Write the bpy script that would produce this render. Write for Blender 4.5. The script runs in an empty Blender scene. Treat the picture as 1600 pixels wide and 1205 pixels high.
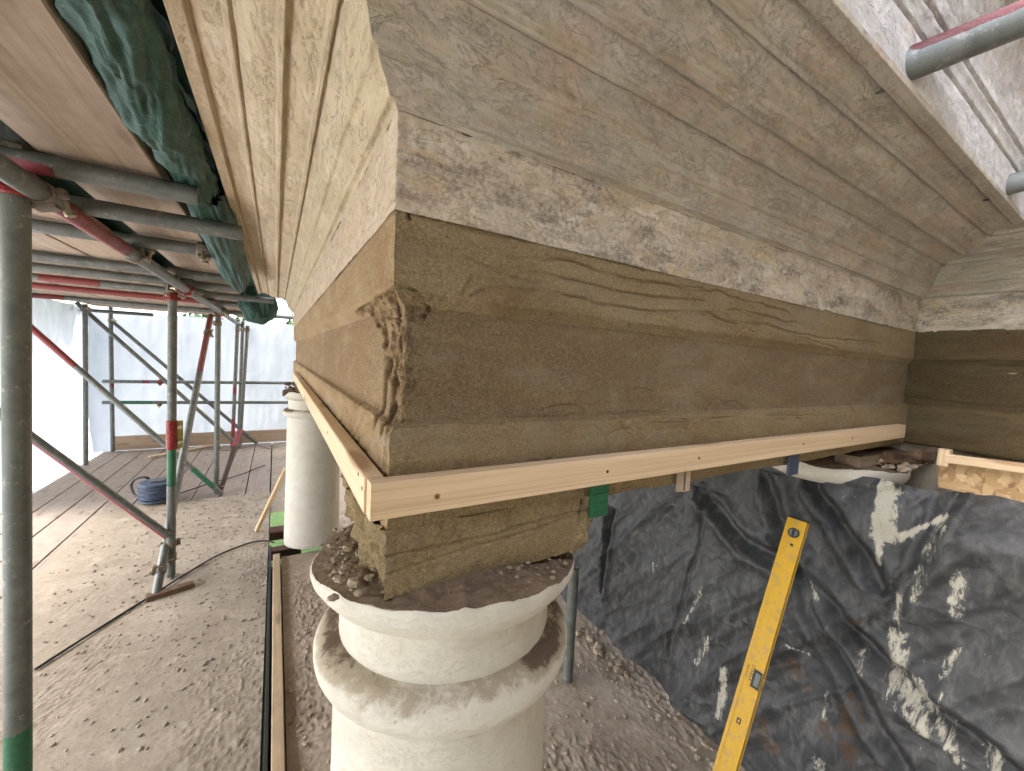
import bpy, bmesh, math, random
import numpy as np
from mathutils import Vector, Matrix

sc = bpy.context.scene
COL = sc.collection
random.seed(7)
RNG = np.random.default_rng(11)

# ------------------------------------------------------------------ camera, world, sun, exposure
H = 1.55                                   # eye height above the scaffold deck
RM = np.array([[0.85844251848456, -0.010357655869746138, -0.5128051885684949],
               [-0.5104999300439191, 0.07954944709356464, -0.8561902282158221],
               [0.04966149296023382, 0.996777108701836, 0.0630010451101295]])
FPX = 618.872
cam = bpy.data.cameras.new('camera'); cam.sensor_width = 36; cam.lens = FPX / 1600 * 36
cam.clip_start = 0.02; cam.clip_end = 600
camo = bpy.data.objects.new('camera', cam); COL.objects.link(camo)
m4 = Matrix.Identity(4)
for i in range(3):
    for j in range(3): m4[i][j] = RM[i][j]
m4[2][3] = H
camo.matrix_world = m4
sc.camera = camo

SUN_EL, SUN_AZ = math.radians(50), math.radians(-74)    # azimuth from +Y towards +X: bright sky on the open left side
w = bpy.data.worlds.new('World'); sc.world = w; w.use_nodes = True
nt = w.node_tree
sky = nt.nodes.new('ShaderNodeTexSky'); sky.sky_type = 'NISHITA'; sky.sun_disc = False
sky.sun_elevation = SUN_EL; sky.sun_rotation = SUN_AZ
sky.air_density = 1.0; sky.dust_density = 4.0; sky.ozone_density = 1.0
bg = nt.nodes['Background']; bg.inputs[1].default_value = 0.15
hs = nt.nodes.new('ShaderNodeHueSaturation'); hs.inputs['Saturation'].default_value = 0.6
nt.links.new(sky.outputs[0], hs.inputs['Color']); nt.links.new(hs.outputs[0], bg.inputs[0])
sun = bpy.data.lights.new('sun', 'SUN'); sun.energy = 0.35; sun.angle = math.radians(30); sun.color = (1, .95, .88)
suno = bpy.data.objects.new('sun', sun); COL.objects.link(suno)
sd = Vector((math.sin(SUN_AZ) * math.cos(SUN_EL), math.cos(SUN_AZ) * math.cos(SUN_EL), math.sin(SUN_EL)))
suno.rotation_euler = sd.to_track_quat('Z', 'Y').to_euler(); suno.location = sd * 30
sc.view_settings.view_transform = 'Standard'; sc.view_settings.look = 'None'
sc.view_settings.exposure = 3.05; sc.view_settings.gamma = 1

# ------------------------------------------------------------------ helpers
def at(px, py, X=None, Y=None, Z=None, D=None):
    """world point on the sight line of a photo pixel, at a known plane"""
    r = RM @ np.array([(px - 800) / FPX, -(py - 602.5) / FPX, -1.0])
    if D is not None: k = D
    elif X is not None: k = X / r[0]
    elif Y is not None: k = Y / r[1]
    else: k = (Z - H) / r[2]
    v = r * k
    return Vector((v[0], v[1], v[2] + H))

def _h(ix, iy, iz, seed):
    n = (ix * 374761393 + iy * 668265263 + iz * 2147483647 + seed * 974711) & 0xffffffff
    n = ((n ^ (n >> 13)) * 1274126177) & 0xffffffff
    n = ((n ^ (n >> 16)) * 2246822519) & 0xffffffff
    return ((n >> 8) & 0xffff) / 32767.5 - 1.0
def vn(p, seed=0):
    p = np.asarray(p, float); sh = p.shape[:-1]; p = p.reshape(-1, 3)
    i = np.floor(p).astype(np.int64); f = p - i; f = f * f * (3 - 2 * f)
    r = 0
    for dx in (0, 1):
        for dy in (0, 1):
            for dz in (0, 1):
                wgt = (f[:, 0] if dx else 1 - f[:, 0]) * (f[:, 1] if dy else 1 - f[:, 1]) * (f[:, 2] if dz else 1 - f[:, 2])
                r = r + wgt * _h(i[:, 0] + dx, i[:, 1] + dy, i[:, 2] + dz, seed)
    return r.reshape(sh)
def fbm(p, sc_, oct=3, seed=0, gain=.5):
    p = np.asarray(p, float); a = 1; r = 0
    for k in range(oct):
        r = r + a * vn(p * sc_ + k * 17.3, seed + k); a *= gain; sc_ = np.asarray(sc_) * 2.03
    return r
def sstep(a, b, x):
    t = np.clip((x - a) / (b - a + 1e-12), 0, 1); return t * t * (3 - 2 * t)

def tag(o, label=None, cat=None, group=None, kind=None):
    if label: o['label'] = label
    if cat: o['category'] = cat
    if group: o['group'] = group
    if kind: o['kind'] = kind
    return o
def link(name, me, mat=None, parent=None):
    o = bpy.data.objects.new(name, me); COL.objects.link(o)
    if mat is not None and me is not None:
        me.materials.clear(); me.materials.append(mat)
    if parent is not None:
        o.parent = parent; o.matrix_parent_inverse = parent.matrix_world.inverted() if False else Matrix.Translation(-parent.location)
    return o
def thing(name, label, cat, loc=(0, 0, 0), group=None):
    o = bpy.data.objects.new(name, None); COL.objects.link(o); o.location = loc; o.empty_display_size = .05
    return tag(o, label, cat, group)

def pymesh(name, V, F, mat, parent=None, smooth=False):
    me = bpy.data.meshes.new(name); me.from_pydata([tuple(v) for v in V], [], F)
    if smooth: me.polygons.foreach_set('use_smooth', [True] * len(me.polygons))
    me.update()
    return link(name, me, mat, parent)

def grid(name, P, mat, parent=None, uv=None, attrs=None, flip=False, wrap=False, smooth=True, mask=None):
    """P[nu,nv,3] -> one quad mesh"""
    nu, nv = P.shape[:2]
    idx = np.arange(nu * nv).reshape(nu, nv)
    if wrap: idx = np.concatenate([idx, idx[:1]], 0)
    a, b, c, d = idx[:-1, :-1], idx[1:, :-1], idx[1:, 1:], idx[:-1, 1:]
    q = np.stack([a, b, c, d] if not flip else [d, c, b, a], -1).reshape(-1, 4)
    if mask is not None: q = q[mask.reshape(-1)]
    n = len(q)
    me = bpy.data.meshes.new(name)
    me.vertices.add(nu * nv); me.vertices.foreach_set('co', P.reshape(-1).astype(np.float32))
    me.loops.add(n * 4); me.loops.foreach_set('vertex_index', q.reshape(-1).astype(np.int32))
    me.polygons.add(n); me.polygons.foreach_set('loop_start', np.arange(0, n * 4, 4, dtype=np.int32))
    me.polygons.foreach_set('loop_total', np.full(n, 4, dtype=np.int32))
    if uv is not None:
        l = me.uv_layers.new(name='UVMap'); l.data.foreach_set('uv', uv.reshape(-1, 2)[q.reshape(-1)].reshape(-1).astype(np.float32))
    me.update(calc_edges=True); me.validate()
    me.polygons.foreach_set('use_smooth', [smooth] * len(me.polygons))
    for k, v in (attrs or {}).items():
        if v.ndim == 3 and v.shape[-1] == 4:
            at_ = me.attributes.new(k, 'FLOAT_COLOR', 'POINT'); at_.data.foreach_set('color', v.reshape(-1).astype(np.float32))
        else:
            at_ = me.attributes.new(k, 'FLOAT', 'POINT'); at_.data.foreach_set('value', v.reshape(-1).astype(np.float32))
    return link(name, me, mat, parent)

def box_bm(bm, c, size, rot=None, bevel=0.0):
    r = bmesh.ops.create_cube(bm, size=1)
    vs = r['verts']
    M = Matrix.Translation(Vector(c)) @ (rot.to_4x4() if rot is not None else Matrix.Identity(4)) @ Matrix.Diagonal((*size, 1))
    for v in vs: v.co = M @ v.co
    if bevel:
        es = list({e for v in vs for e in v.link_edges})
        bmesh.ops.bevel(bm, geom=es, offset=bevel, segments=2, affect='EDGES', profile=.6)
def bm_obj(name, bm, mat, parent=None, smooth=False):
    me = bpy.data.meshes.new(name); bm.normal_update(); bm.to_mesh(me); bm.free()
    if smooth: me.polygons.foreach_set('use_smooth', [True] * len(me.polygons))
    return link(name, me, mat, parent)
def box(name, c, size, mat, parent=None, rot=None, bevel=.0015):
    bm = bmesh.new(); box_bm(bm, c, size, rot, bevel); return bm_obj(name, bm, mat, parent)
def beam(name, p0, p1, wdt, hgt, mat, parent=None, up=(0, 0, 1), bevel=.0015, n=1, warp=0.0, seed=0):
    """board from p0 to p1, width across, height along up; box rings so that it can be slightly uneven"""
    p0, p1 = Vector(p0), Vector(p1); d = (p1 - p0); L = d.length; d.normalize()
    upv = Vector(up); s = d.cross(upv).normalized(); u = s.cross(d).normalized()
    bm = bmesh.new(); b = min(wdt, hgt) * .08 if bevel else 0
    prof = [(-wdt/2+b, -hgt/2), (wdt/2-b, -hgt/2), (wdt/2, -hgt/2+b), (wdt/2, hgt/2-b), (wdt/2-b, hgt/2), (-wdt/2+b, hgt/2), (-wdt/2, hgt/2-b), (-wdt/2, -hgt/2+b)]
    rings = []
    for k in range(n + 1):
        t = k / n; c = p0.lerp(p1, t)
        if warp: c = c + u * warp * math.sin(3.1 * t + seed) + s * warp * .5 * math.sin(4.7 * t + seed * 2)
        rings.append([bm.verts.new(c + s * a + u * h) for a, h in prof])
    for r0, r1 in zip(rings, rings[1:]):
        for i in range(8): bm.faces.new((r0[i], r0[(i+1) % 8], r1[(i+1) % 8], r1[i]))
    bm.faces.new(rings[0][::-1]); bm.faces.new(rings[-1])
    bmesh.ops.recalc_face_normals(bm, faces=bm.faces)
    o = bm_obj(name, bm, mat, parent)
    # grain coordinates: along, across, up
    me = o.data; at_ = me.attributes.new('gc', 'FLOAT_VECTOR', 'POINT')
    off = random.random() * 40
    vals = []
    for v in me.vertices:
        q = v.co - p0; vals += [q.dot(d) + off, q.dot(s) + off * .37, q.dot(u)]
    at_.data.foreach_set('vector', vals)
    return o

def pipe_mesh(name, pts, r, seg=16, closed_ends=True):
    """tube through points (parallel transport)"""
    pts = [Vector(p) for p in pts]; bm = bmesh.new(); rings = []
    t0 = (pts[1] - pts[0]).normalized(); a = t0.orthogonal().normalized()
    for i, p in enumerate(pts):
        t = ((pts[min(i+1, len(pts)-1)]) - pts[max(i-1, 0)]).normalized()
        a = (a - t * a.dot(t)).normalized(); b = t.cross(a)
        rr = r[i] if hasattr(r, '__len__') else r
        rings.append([bm.verts.new(p + (a * math.cos(2*math.pi*k/seg) + b * math.sin(2*math.pi*k/seg)) * rr) for k in range(seg)])
    for r0, r1 in zip(rings, rings[1:]):
        for k in range(seg): bm.faces.new((r0[k], r0[(k+1) % seg], r1[(k+1) % seg], r1[k]))
    if closed_ends: bm.faces.new(rings[0][::-1]); bm.faces.new(rings[-1])
    for f in bm.faces: f.smooth = len(f.verts) == 4
    me = bpy.data.meshes.new(name); bm.to_mesh(me); bm.free(); return me
def cable(name, pts, r, mat, parent=None, seg=8):
    # Catmull-Rom through control points
    P = [Vector(p) for p in pts]; out = []
    for i in range(len(P) - 1):
        a, b, c, d = P[max(i-1, 0)], P[i], P[i+1], P[min(i+2, len(P)-1)]
        for k in range(8):
            t = k / 8
            out.append(.5 * ((2*b) + (c-a)*t + (2*a-5*b+4*c-d)*t*t + (3*b-a-3*c+d)*t*t*t))
    out.append(P[-1])
    return link(name, pipe_mesh(name, out, r, seg), mat, parent)

# ------------------------------------------------------------------ materials
class NB:
    def __init__(s, name):
        s.m = bpy.data.materials.new(name); s.m.use_nodes = True; s.t = s.m.node_tree
        s.bsdf = s.t.nodes['Principled BSDF']; s.out = s.t.nodes['Material Output']
        s.bsdf.inputs['Specular IOR Level'].default_value = .3
    def n(s, t, **k):
        q = s.t.nodes.new(t)
        for a, b in k.items(): setattr(q, a, b)
        return q
    def L(s, a, b): s.t.links.new(a, b)
    def put(s, sock, v):
        if isinstance(v, bpy.types.NodeSocket): s.L(v, sock)
        elif isinstance(v, tuple) and len(v) == 3 and sock.type == 'RGBA': sock.default_value = (*v, 1)
        else: sock.default_value = v
    def pos(s): return s.n('ShaderNodeNewGeometry').outputs['Position']
    def nrm(s): return s.n('ShaderNodeNewGeometry').outputs['Normal']
    def uv(s): return s.n('ShaderNodeUVMap').outputs[0]
    def attr(s, nm, o='Fac'):
        q = s.n('ShaderNodeAttribute'); q.attribute_name = nm; return q.outputs[o]
    def mp(s, v, scale=(1, 1, 1), rot=(0, 0, 0), loc=(0, 0, 0)):
        q = s.n('ShaderNodeMapping'); s.L(v, q.inputs[0]); q.inputs['Scale'].default_value = scale; q.inputs['Rotation'].default_value = rot
        q.inputs['Location'].default_value = loc; return q.outputs[0]
    def noise(s, v, scale, detail=4, rough=.55, dist=0, out=0):
        q = s.n('ShaderNodeTexNoise'); s.L(v, q.inputs['Vector']); q.inputs['Scale'].default_value = scale
        q.inputs['Detail'].default_value = detail; q.inputs['Roughness'].default_value = rough; q.inputs['Distortion'].default_value = dist
        return q.outputs[out]
    def vor(s, v, scale, feature='F1', out='Distance', rnd=1):
        q = s.n('ShaderNodeTexVoronoi', feature=feature); s.L(v, q.inputs['Vector']); q.inputs['Scale'].default_value = scale
        q.inputs['Randomness'].default_value = rnd; return q.outputs[out]
    def ramp(s, f, stops):
        q = s.n('ShaderNodeValToRGB'); s.put(q.inputs[0], f); e = q.color_ramp.elements
        while len(e) < len(stops): e.new(.5)
        for k, (p, c) in zip(e, stops):
            k.position = p; k.color = (*c, 1) if isinstance(c, tuple) else (c, c, c, 1)
        return q.outputs[0]
    def mix(s, f, a, b, mode='MIX'):
        q = s.n('ShaderNodeMix', data_type='RGBA', blend_type=mode); s.put(q.inputs[0], f); s.put(q.inputs[6], a); s.put(q.inputs[7], b)
        return q.outputs[2]
    def math(s, op, a, b=0.0, clamp=False):
        q = s.n('ShaderNodeMath', operation=op, use_clamp=clamp); s.put(q.inputs[0], a); s.put(q.inputs[1], b); return q.outputs[0]
    def sep(s, v, i):
        q = s.n('ShaderNodeSeparateXYZ'); s.L(v, q.inputs[0]); return q.outputs[i]
    def bump(s, h, strength=.5, dist=.002, normal=None):
        q = s.n('ShaderNodeBump'); s.put(q.inputs['Height'], h); q.inputs['Strength'].default_value = strength; q.inputs['Distance'].default_value = dist
        if normal is not None: s.L(normal, q.inputs['Normal'])
        return q.outputs[0]
    def done(s, color, rough=.9, normal=None, metal=0.0, spec=None):
        s.put(s.bsdf.inputs['Base Color'], color); s.put(s.bsdf.inputs['Roughness'], rough); s.put(s.bsdf.inputs['Metallic'], metal)
        if normal is not None: s.L(normal, s.bsdf.inputs['Normal'])
        if spec is not None: s.bsdf.inputs['Specular IOR Level'].default_value = spec
        return s.m
def thr(b, v, a, c): return b.ramp(v, [(a, 0.0), (c, 1.0)])

def mat_mortar():
    b = NB('lime_mortar'); u = b.uv(); p = b.pos()
    z = b.sep(b.uv(), 1)
    big = b.noise(b.mp(u, (3.0, 9.0, 1)), 1.0, 5, .6, .4)
    mid = b.noise(p, 38, 5, .6)
    col = b.mix(thr(b, big, .40, .60), (.232, .164, .082), (.318, .238, .130))
    damp = b.noise(b.mp(u, (3.2, 10, 1), loc=(3, 1, 0)), 1.0, 5, .65, .5)
    q = b.n('ShaderNodeMath', operation='COMPARE'); b.put(q.inputs[0], z); q.inputs[1].default_value = -.012; q.inputs[2].default_value = .075
    dm = b.math('MULTIPLY', q.outputs[0], thr(b, damp, .26, .52))
    col = b.mix(b.math('MULTIPLY', dm, .85), col, (.158, .104, .056))
    vio = thr(b, b.noise(b.mp(u, (5, 14, 1), loc=(9, 4, 0)), 1.0, 4, .6, .3), .52, .68)
    col = b.mix(b.math('MULTIPLY', b.math('MULTIPLY', vio, q.outputs[0]), .55), col, (.19, .145, .10))
    col = b.mix(b.math('MULTIPLY', thr(b, mid, .5, .75), .28), col, (.13, .098, .06))
    gr = b.noise(p, 520, 3, .7); sand = b.vor(p, 420, out='Color')
    col = b.mix(.30, col, b.ramp(b.sep(sand, 0), [(0, (.09, .064, .034)), (.5, (.225, .168, .092)), (1, (.42, .33, .20))]))
    col = b.mix(b.math('MULTIPLY', thr(b, gr, .60, .70), .6), col, (.50, .42, .30))
    col = b.mix(b.math('MULTIPLY', thr(b, b.noise(p, 260, 3, .7), .60, .70), .8), col, (.06, .045, .028))
    h = b.math('ADD', b.math('MULTIPLY', b.noise(p, 340, 4, .75), .8), b.math('MULTIPLY', b.noise(p, 90, 4, .6), .9))
    rd = thr(b, b.noise(b.mp(u, (6, 13, 1), loc=(2, 8, 0)), 1.0, 6, .7, .5), .53, .66)
    col = b.mix(b.math('MULTIPLY', rd, .6), col, (.20, .118, .066))
    gy = thr(b, b.noise(b.mp(u, (4, 11, 1), loc=(6, 3, 0)), 1.0, 6, .7, .6), .52, .64)
    col = b.mix(b.math('MULTIPLY', gy, .5), col, (.27, .225, .165))
    return b.done(col, .93, b.bump(h, .9, .0042), spec=.2)
def mat_plaster(name, base, alt, dark, pink, pale, streak, darkamt=.5, pinkamt=.35, ochre=(.40, .30, .15), ochamt=.25, bumpd=.003, band=0.0, bandc=(.6, .57, .52)):
    b = NB(name); u = b.uv(); p = b.pos()
    st = b.noise(b.mp(u, streak), 1.0, 6, .65, .5)
    col = b.mix(thr(b, st, .35, .65), base, alt)
    pa = b.noise(b.mp(u, (5, 22, 1), loc=(2, 7, 0)), 1.0, 6, .7, .8)
    col = b.mix(b.math('MULTIPLY', thr(b, pa, .50, .62), .7), col, pale)
    dk = b.noise(b.mp(u, (6, 16, 1), loc=(5, 3, 0)), 1.0, 7, .72, .3)
    sp = b.noise(p, 120, 5, .75)
    dks = b.math('ADD', b.math('MULTIPLY', dk, .65), b.math('MULTIPLY', sp, .35))
    col = b.mix(b.math('MULTIPLY', thr(b, dks, .485, .57), darkamt), col, dark)
    pk = b.noise(b.mp(u, (3.5, 45, 1), loc=(1, 9, 0)), 1.0, 5, .65, .6)
    pk = b.math('ADD', b.math('MULTIPLY', pk, .75), b.math('MULTIPLY', b.noise(p, 160, 3, .7), .25))
    col = b.mix(b.math('MULTIPLY', thr(b, pk, .545, .60), pinkamt), col, pink)
    oc = b.noise(b.mp(u, (9, 26, 1), loc=(4, 2, 0)), 1.0, 7, .7, .9)
    col = b.mix(b.math('MULTIPLY', thr(b, oc, .585, .60), ochamt), col, ochre)
    fl = b.noise(b.mp(u, (20, 44, 1), loc=(7, 2, 0)), 1.0, 7, .74, 1.0)
    flm = thr(b, fl, .545, .56)
    col = b.mix(b.math('MULTIPLY', flm, .5), col, alt)
    if band:
        bn = b.noise(b.mp(u, (.45, 44, 1), loc=(3, 5, 0)), 1.0, 3, .6, .3)
        col = b.mix(b.math('MULTIPLY', thr(b, bn, .52, .60), band), col, bandc); col = b.mix(b.math('MULTIPLY', thr(b, bn, .46, .38), band * .7), col, dark)
    edge = b.ramp(fl, [(.528, 0.0), (.540, 1.0), (.550, 0.0)])
    col = b.mix(b.math('MULTIPLY', edge, .55), col, dark)
    blot = b.noise(p, 19, 6, .7, .6)
    col = b.mix(b.math('MULTIPLY', thr(b, blot, .52, .62), .35), col, ochre); col = b.mix(b.math('MULTIPLY', thr(b, b.noise(p, 11, 6, .7, .4), .54, .64), .35), col, pale)
    mo = b.noise(p, 5.5, 7, .72, .5)
    col = b.mix(b.math('MULTIPLY', thr(b, mo, .46, .66), .5), col, b.mix(.5, dark, alt))
    col = b.mix(b.math('MULTIPLY', thr(b, b.noise(b.mp(p, (1, 1, 1), loc=(4, 4, 4)), 8, 7, .72, .4), .52, .68), pinkamt * .8), col, pink)
    f2 = b.noise(p, 300, 4, .75)
    col = b.mix(b.math('MULTIPLY', thr(b, f2, .58, .70), .4), col, dark)
    col = b.mix(b.math('MULTIPLY', thr(b, b.noise(p, 210, 4, .7), .60, .70), .3), col, pale)
    h = b.math('ADD', b.math('MULTIPLY', flm, .8), b.math('ADD', b.math('MULTIPLY', b.noise(p, 70, 6, .68), .8), b.math('MULTIPLY', f2, .35)))
    h = b.math('ADD', h, b.math('MULTIPLY', b.noise(b.mp(u, (4, 130, 1)), 1.0, 5, .7, .3), .5))
    return b.done(col, .88, b.bump(h, .7, bumpd), spec=.25)
def mat_wood(name, c1, c2, knot=(.25, .13, .06), grain=60, dirt=0.0, dirtc=(.2, .17, .13), rough=.75, bumpd=.0012, satin=0):
    b = NB(name); g = b.attr('gc', 'Vector')
    q = b.noise(b.mp(g, (1.6, grain, grain)), 1.0, 5, .6, .9)
    q2 = b.noise(b.mp(g, (.7, 14, 14), loc=(3, 0, 0)), 1.0, 3, .5, 1.2)
    f = b.math('ADD', b.math('MULTIPLY', q, .55), b.math('MULTIPLY', q2, .45))
    col = b.mix(thr(b, f, .40, .60), c1, c2)
    ln = b.noise(b.mp(g, (1.0, grain * 3.2, grain * 3.2), loc=(5, 1, 0)), 1.0, 4, .65, .5)
    col = b.mix(b.math('MULTIPLY', thr(b, ln, .52, .66), .5), col, tuple(x * .62 for x in c2))
    kd = b.vor(b.mp(g, (3.2, 13, 13)), 1.0)
    col = b.mix(b.math('MULTIPLY', b.ramp(kd, [(.0, 1.0), (.17, .85), (.25, 0.0)]), .7), col, knot)
    if dirt:
        p = b.pos(); d = b.noise(p, 9, 6, .7, .5)
        col = b.mix(b.math('MULTIPLY', thr(b, d, .42, .62), dirt), col, dirtc)
        col = b.mix(b.math('MULTIPLY', thr(b, b.noise(b.mp(g, (3, 60, 60)), 1.0, 4, .7), .60, .68), dirt), col, tuple(x * .35 for x in c1))
    return b.done(col, rough, b.bump(f, .35, bumpd), spec=.3)
def mat_tube(name='galvanised_tube'):
    b = NB(name); p = b.pos()
    n1 = b.noise(p, 18, 5, .65); n2 = b.noise(p, 140, 4, .7)
    col = b.mix(thr(b, n1, .35, .65), (.115, .125, .115), (.18, .192, .18))
    col = b.mix(b.math('MULTIPLY', thr(b, n2, .56, .68), .5), col, (.09, .085, .07))
    col = b.mix(b.math('MULTIPLY', thr(b, b.noise(p, 32, 6, .78), .57, .64), .6), col, (.36, .345, .31))
    a = b.attr('paint', 'Color'); am = b.attr('paint', 'Alpha')
    wear = b.noise(b.mp(p, (30, 30, 12)), 1.0, 5, .7)
    msk = thr(b, b.math('ADD', am, b.math('MULTIPLY', b.math('SUBTRACT', wear, .5), .9)), .48, .54)
    col = b.mix(msk, col, b.mix(b.math('MULTIPLY', thr(b, n2, .5, .7), .3), a, (.25, .2, .17)))
    met = b.math('MULTIPLY', b.math('SUBTRACT', 1.0, msk), .35)
    return b.done(col, b.ramp(n1, [(.3, .42), (.7, .62)]), b.bump(b.math('ADD', n2, b.math('MULTIPLY', n1, .6)), .3, .0008), metal=met, spec=.4)
def mat_plain(name, c, rough=.6, metal=0.0, var=.25, sc_=60, bumpd=.0006, spec=.4, dirt=None, dirtamt=.5):
    b = NB(name); p = b.pos(); n = b.noise(p, sc_, 5, .65)
    col = b.mix(b.math('MULTIPLY', thr(b, n, .35, .7), var), c, tuple(x * .45 for x in c))
    if dirt: col = b.mix(b.math('MULTIPLY', thr(b, b.noise(p, sc_ * .45, 6, .7, .4), .5, .64), dirtamt), col, dirt)
    return b.done(col, rough, b.bump(n, .4, bumpd), metal=metal, spec=spec)
def mat_paint_white():
    b = NB('old_white_paint'); p = b.pos(); a = b.attr('dirt')
    n = b.noise(p, 14, 6, .65, .4); n2 = b.noise(p, 90, 5, .72, .6)
    col = b.mix(thr(b, n, .35, .7), (.64, .605, .53), (.57, .53, .455))
    cr = b.noise(b.mp(p, (1, 1, 1.6)), 26, 7, .7, 2.2)
    crm = b.ramp(cr, [(.485, 0.0), (.50, 1.0), (.515, 0.0)])
    col = b.mix(b.math('MULTIPLY', b.math('MULTIPLY', crm, thr(b, n, .56, .66)), .3), col, (.30, .25, .18))
    dm = b.math('ADD', a, b.math('MULTIPLY', b.math('SUBTRACT', b.noise(p, 34, 7, .75, .5), .5), 1.25))
    col = b.mix(b.math('MULTIPLY', thr(b, dm, .38, .60), .85), col, (.36, .29, .20))
    col = b.mix(b.math('MULTIPLY', thr(b, dm, .74, .92), .9), col, (.10, .062, .04))
    col = b.mix(b.math('MULTIPLY', thr(b, b.noise(p, 60, 5, .7), .67, .70), .6), col, (.2, .15, .1))
    h = b.math('ADD', b.math('MULTIPLY', n2, .6), b.math('ADD', b.math('MULTIPLY', n, 1.2), b.math('MULTIPLY', crm, -.4)))
    return b.done(col, .62, b.bump(h, .5, .003), spec=.35)
def mat_debris(name, c1, c2, c3, sc_=1.0):
    b = NB(name); p = b.pos()
    n = b.noise(p, 2.4 * sc_, 8, .72, .6); n2 = b.noise(p, 40 * sc_, 6, .72); n3 = b.noise(p, 160, 4, .75)
    col = b.mix(thr(b, n, .42, .58), c1, c2)
    col = b.mix(b.math('MULTIPLY', thr(b, n2, .48, .68), .65), col, c3)
    col = b.mix(b.math('MULTIPLY', thr(b, b.noise(p, 7 * sc_, 7, .75, .5), .54, .66), .6), col, tuple(min(.8, x * 1.35) for x in c1))
    col = b.mix(b.math('MULTIPLY', thr(b, n3, .62, .70), .6), col, (.60, .54, .44))
    col = b.mix(b.math('MULTIPLY', thr(b, b.noise(p, 110, 4, .7), .62, .72), .5), col, tuple(x * .4 for x in c1))
    h = b.math('ADD', b.math('MULTIPLY', n2, 1.0), b.math('MULTIPLY', n3, .5))
    return b.done(col, .97, b.bump(h, .6, .0022), spec=.1)
def mat_sheeting():
    b = NB('white_scaffold_sheeting'); p = b.pos()
    n = b.noise(b.mp(p, (2.2, 2.2, .8)), 1.0, 5, .6, .6)
    w1 = b.noise(b.mp(p, (6, 6, 90)), 1.0, 3, .6)
    d = b.n('ShaderNodeBsdfDiffuse'); t = b.n('ShaderNodeBsdfTranslucent'); tr = b.n('ShaderNodeBsdfTransparent'); g = b.n('ShaderNodeBsdfGlossy')
    c = b.mix(thr(b, n, .35, .7), (.335, .35, .37), (.275, .292, .315))
    nb = b.bump(b.math('ADD', n, b.math('MULTIPLY', w1, .2)), .5, .02)
    for x in (d, t): b.L(c, x.inputs[0]); b.L(nb, x.inputs['Normal'])
    m1 = b.n('ShaderNodeMixShader'); m1.inputs[0].default_value = .8; b.L(d.outputs[0], m1.inputs[1]); b.L(t.outputs[0], m1.inputs[2])
    m2 = b.n('ShaderNodeMixShader'); b.L(b.ramp(n, [(.35, .012), (.75, .06)]), m2.inputs[0]); b.L(m1.outputs[0], m2.inputs[1]); b.L(tr.outputs[0], m2.inputs[2])
    b.L(m2.outputs[0], b.out.inputs[0]); return b.m
def mat_groundsheet():
    b = NB('white_ground_plastic'); p = b.pos(); n = b.noise(p, 2.5, 5, .6)
    return b.done(b.mix(thr(b, n, .35, .7), (.80, .82, .84), (.66, .68, .70)), .5, b.bump(n, .5, .02))
def mat_polythene():
    b = NB('black_polythene'); u = b.uv(); p = b.pos()
    n = b.noise(p, 7, 6, .65, .6); n2 = b.noise(b.mp(p, (30, 30, 12)), 1.0, 5, .7, .5)
    col = b.mix(thr(b, n, .35, .7), (.026, .027, .029), (.052, .054, .058))
    dust = b.math('MULTIPLY', thr(b, n2, .48, .70), .34)
    col = b.mix(dust, col, (.22, .21, .19))
    pm = b.attr('paint'); rg = b.noise(b.mp(u, (70, 26, 1)), 1.0, 7, .75, .5)
    msk = b.math('MULTIPLY', thr(b, b.math('ADD', pm, b.math('MULTIPLY', b.math('SUBTRACT', rg, .5), 2.6)), .44, .72), thr(b, pm, .02, .2))
    fleck = thr(b, b.noise(b.mp(u, (60, 24, 1), loc=(3, 3, 0)), 1.0, 6, .72, .4), .675, .70)
    msk = b.math('MAXIMUM', msk, b.math('MULTIPLY', fleck, .8))
    col = b.mix(msk, col, b.mix(rg, (.30, .28, .23), (.50, .475, .40)))
    rs = b.attr('rust'); rm = thr(b, b.math('ADD', rs, b.math('MULTIPLY', b.math('SUBTRACT', b.vor(p, 34), .3), -1.1)), .35, .7)
    col = b.mix(b.math('MULTIPLY', rm, .7), col, (.075, .045, .024))
    rough = b.mix(b.math('MAXIMUM', msk, dust), b.ramp(n, [(.3, .42), (.7, .62)]), (.9, .9, .9))
    h = b.math('ADD', b.math('MULTIPLY', b.noise(b.mp(p, (18, 18, 9)), 1.0, 5, .6, 1.2), 1.0), b.math('MULTIPLY', n2, .25))
    return b.done(col, rough, b.bump(h, .3, .003), spec=.45)
def mat_tarp():
    b = NB('green_woven_tarpaulin'); u = b.uv(); p = b.pos()
    n = b.noise(p, 12, 5, .65, .5)
    wv = b.noise(b.mp(u, (220, 20, 1)), 1.0, 3, .6); wv2 = b.noise(b.mp(u, (20, 220, 1)), 1.0, 3, .6)
    ww = b.math('MAXIMUM', wv, wv2)
    col = b.mix(thr(b, n, .35, .7), (.020, .060, .046), (.038, .098, .078))
    col = b.mix(b.math('MULTIPLY', thr(b, ww, .58, .75), .55), col, (.15, .25, .22))
    h = b.math('ADD', b.math('MULTIPLY', ww, .35), b.noise(p, 45, 5, .6, 1.0))
    return b.done(col, .58, b.bump(h, .6, .004), spec=.35)
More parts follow.
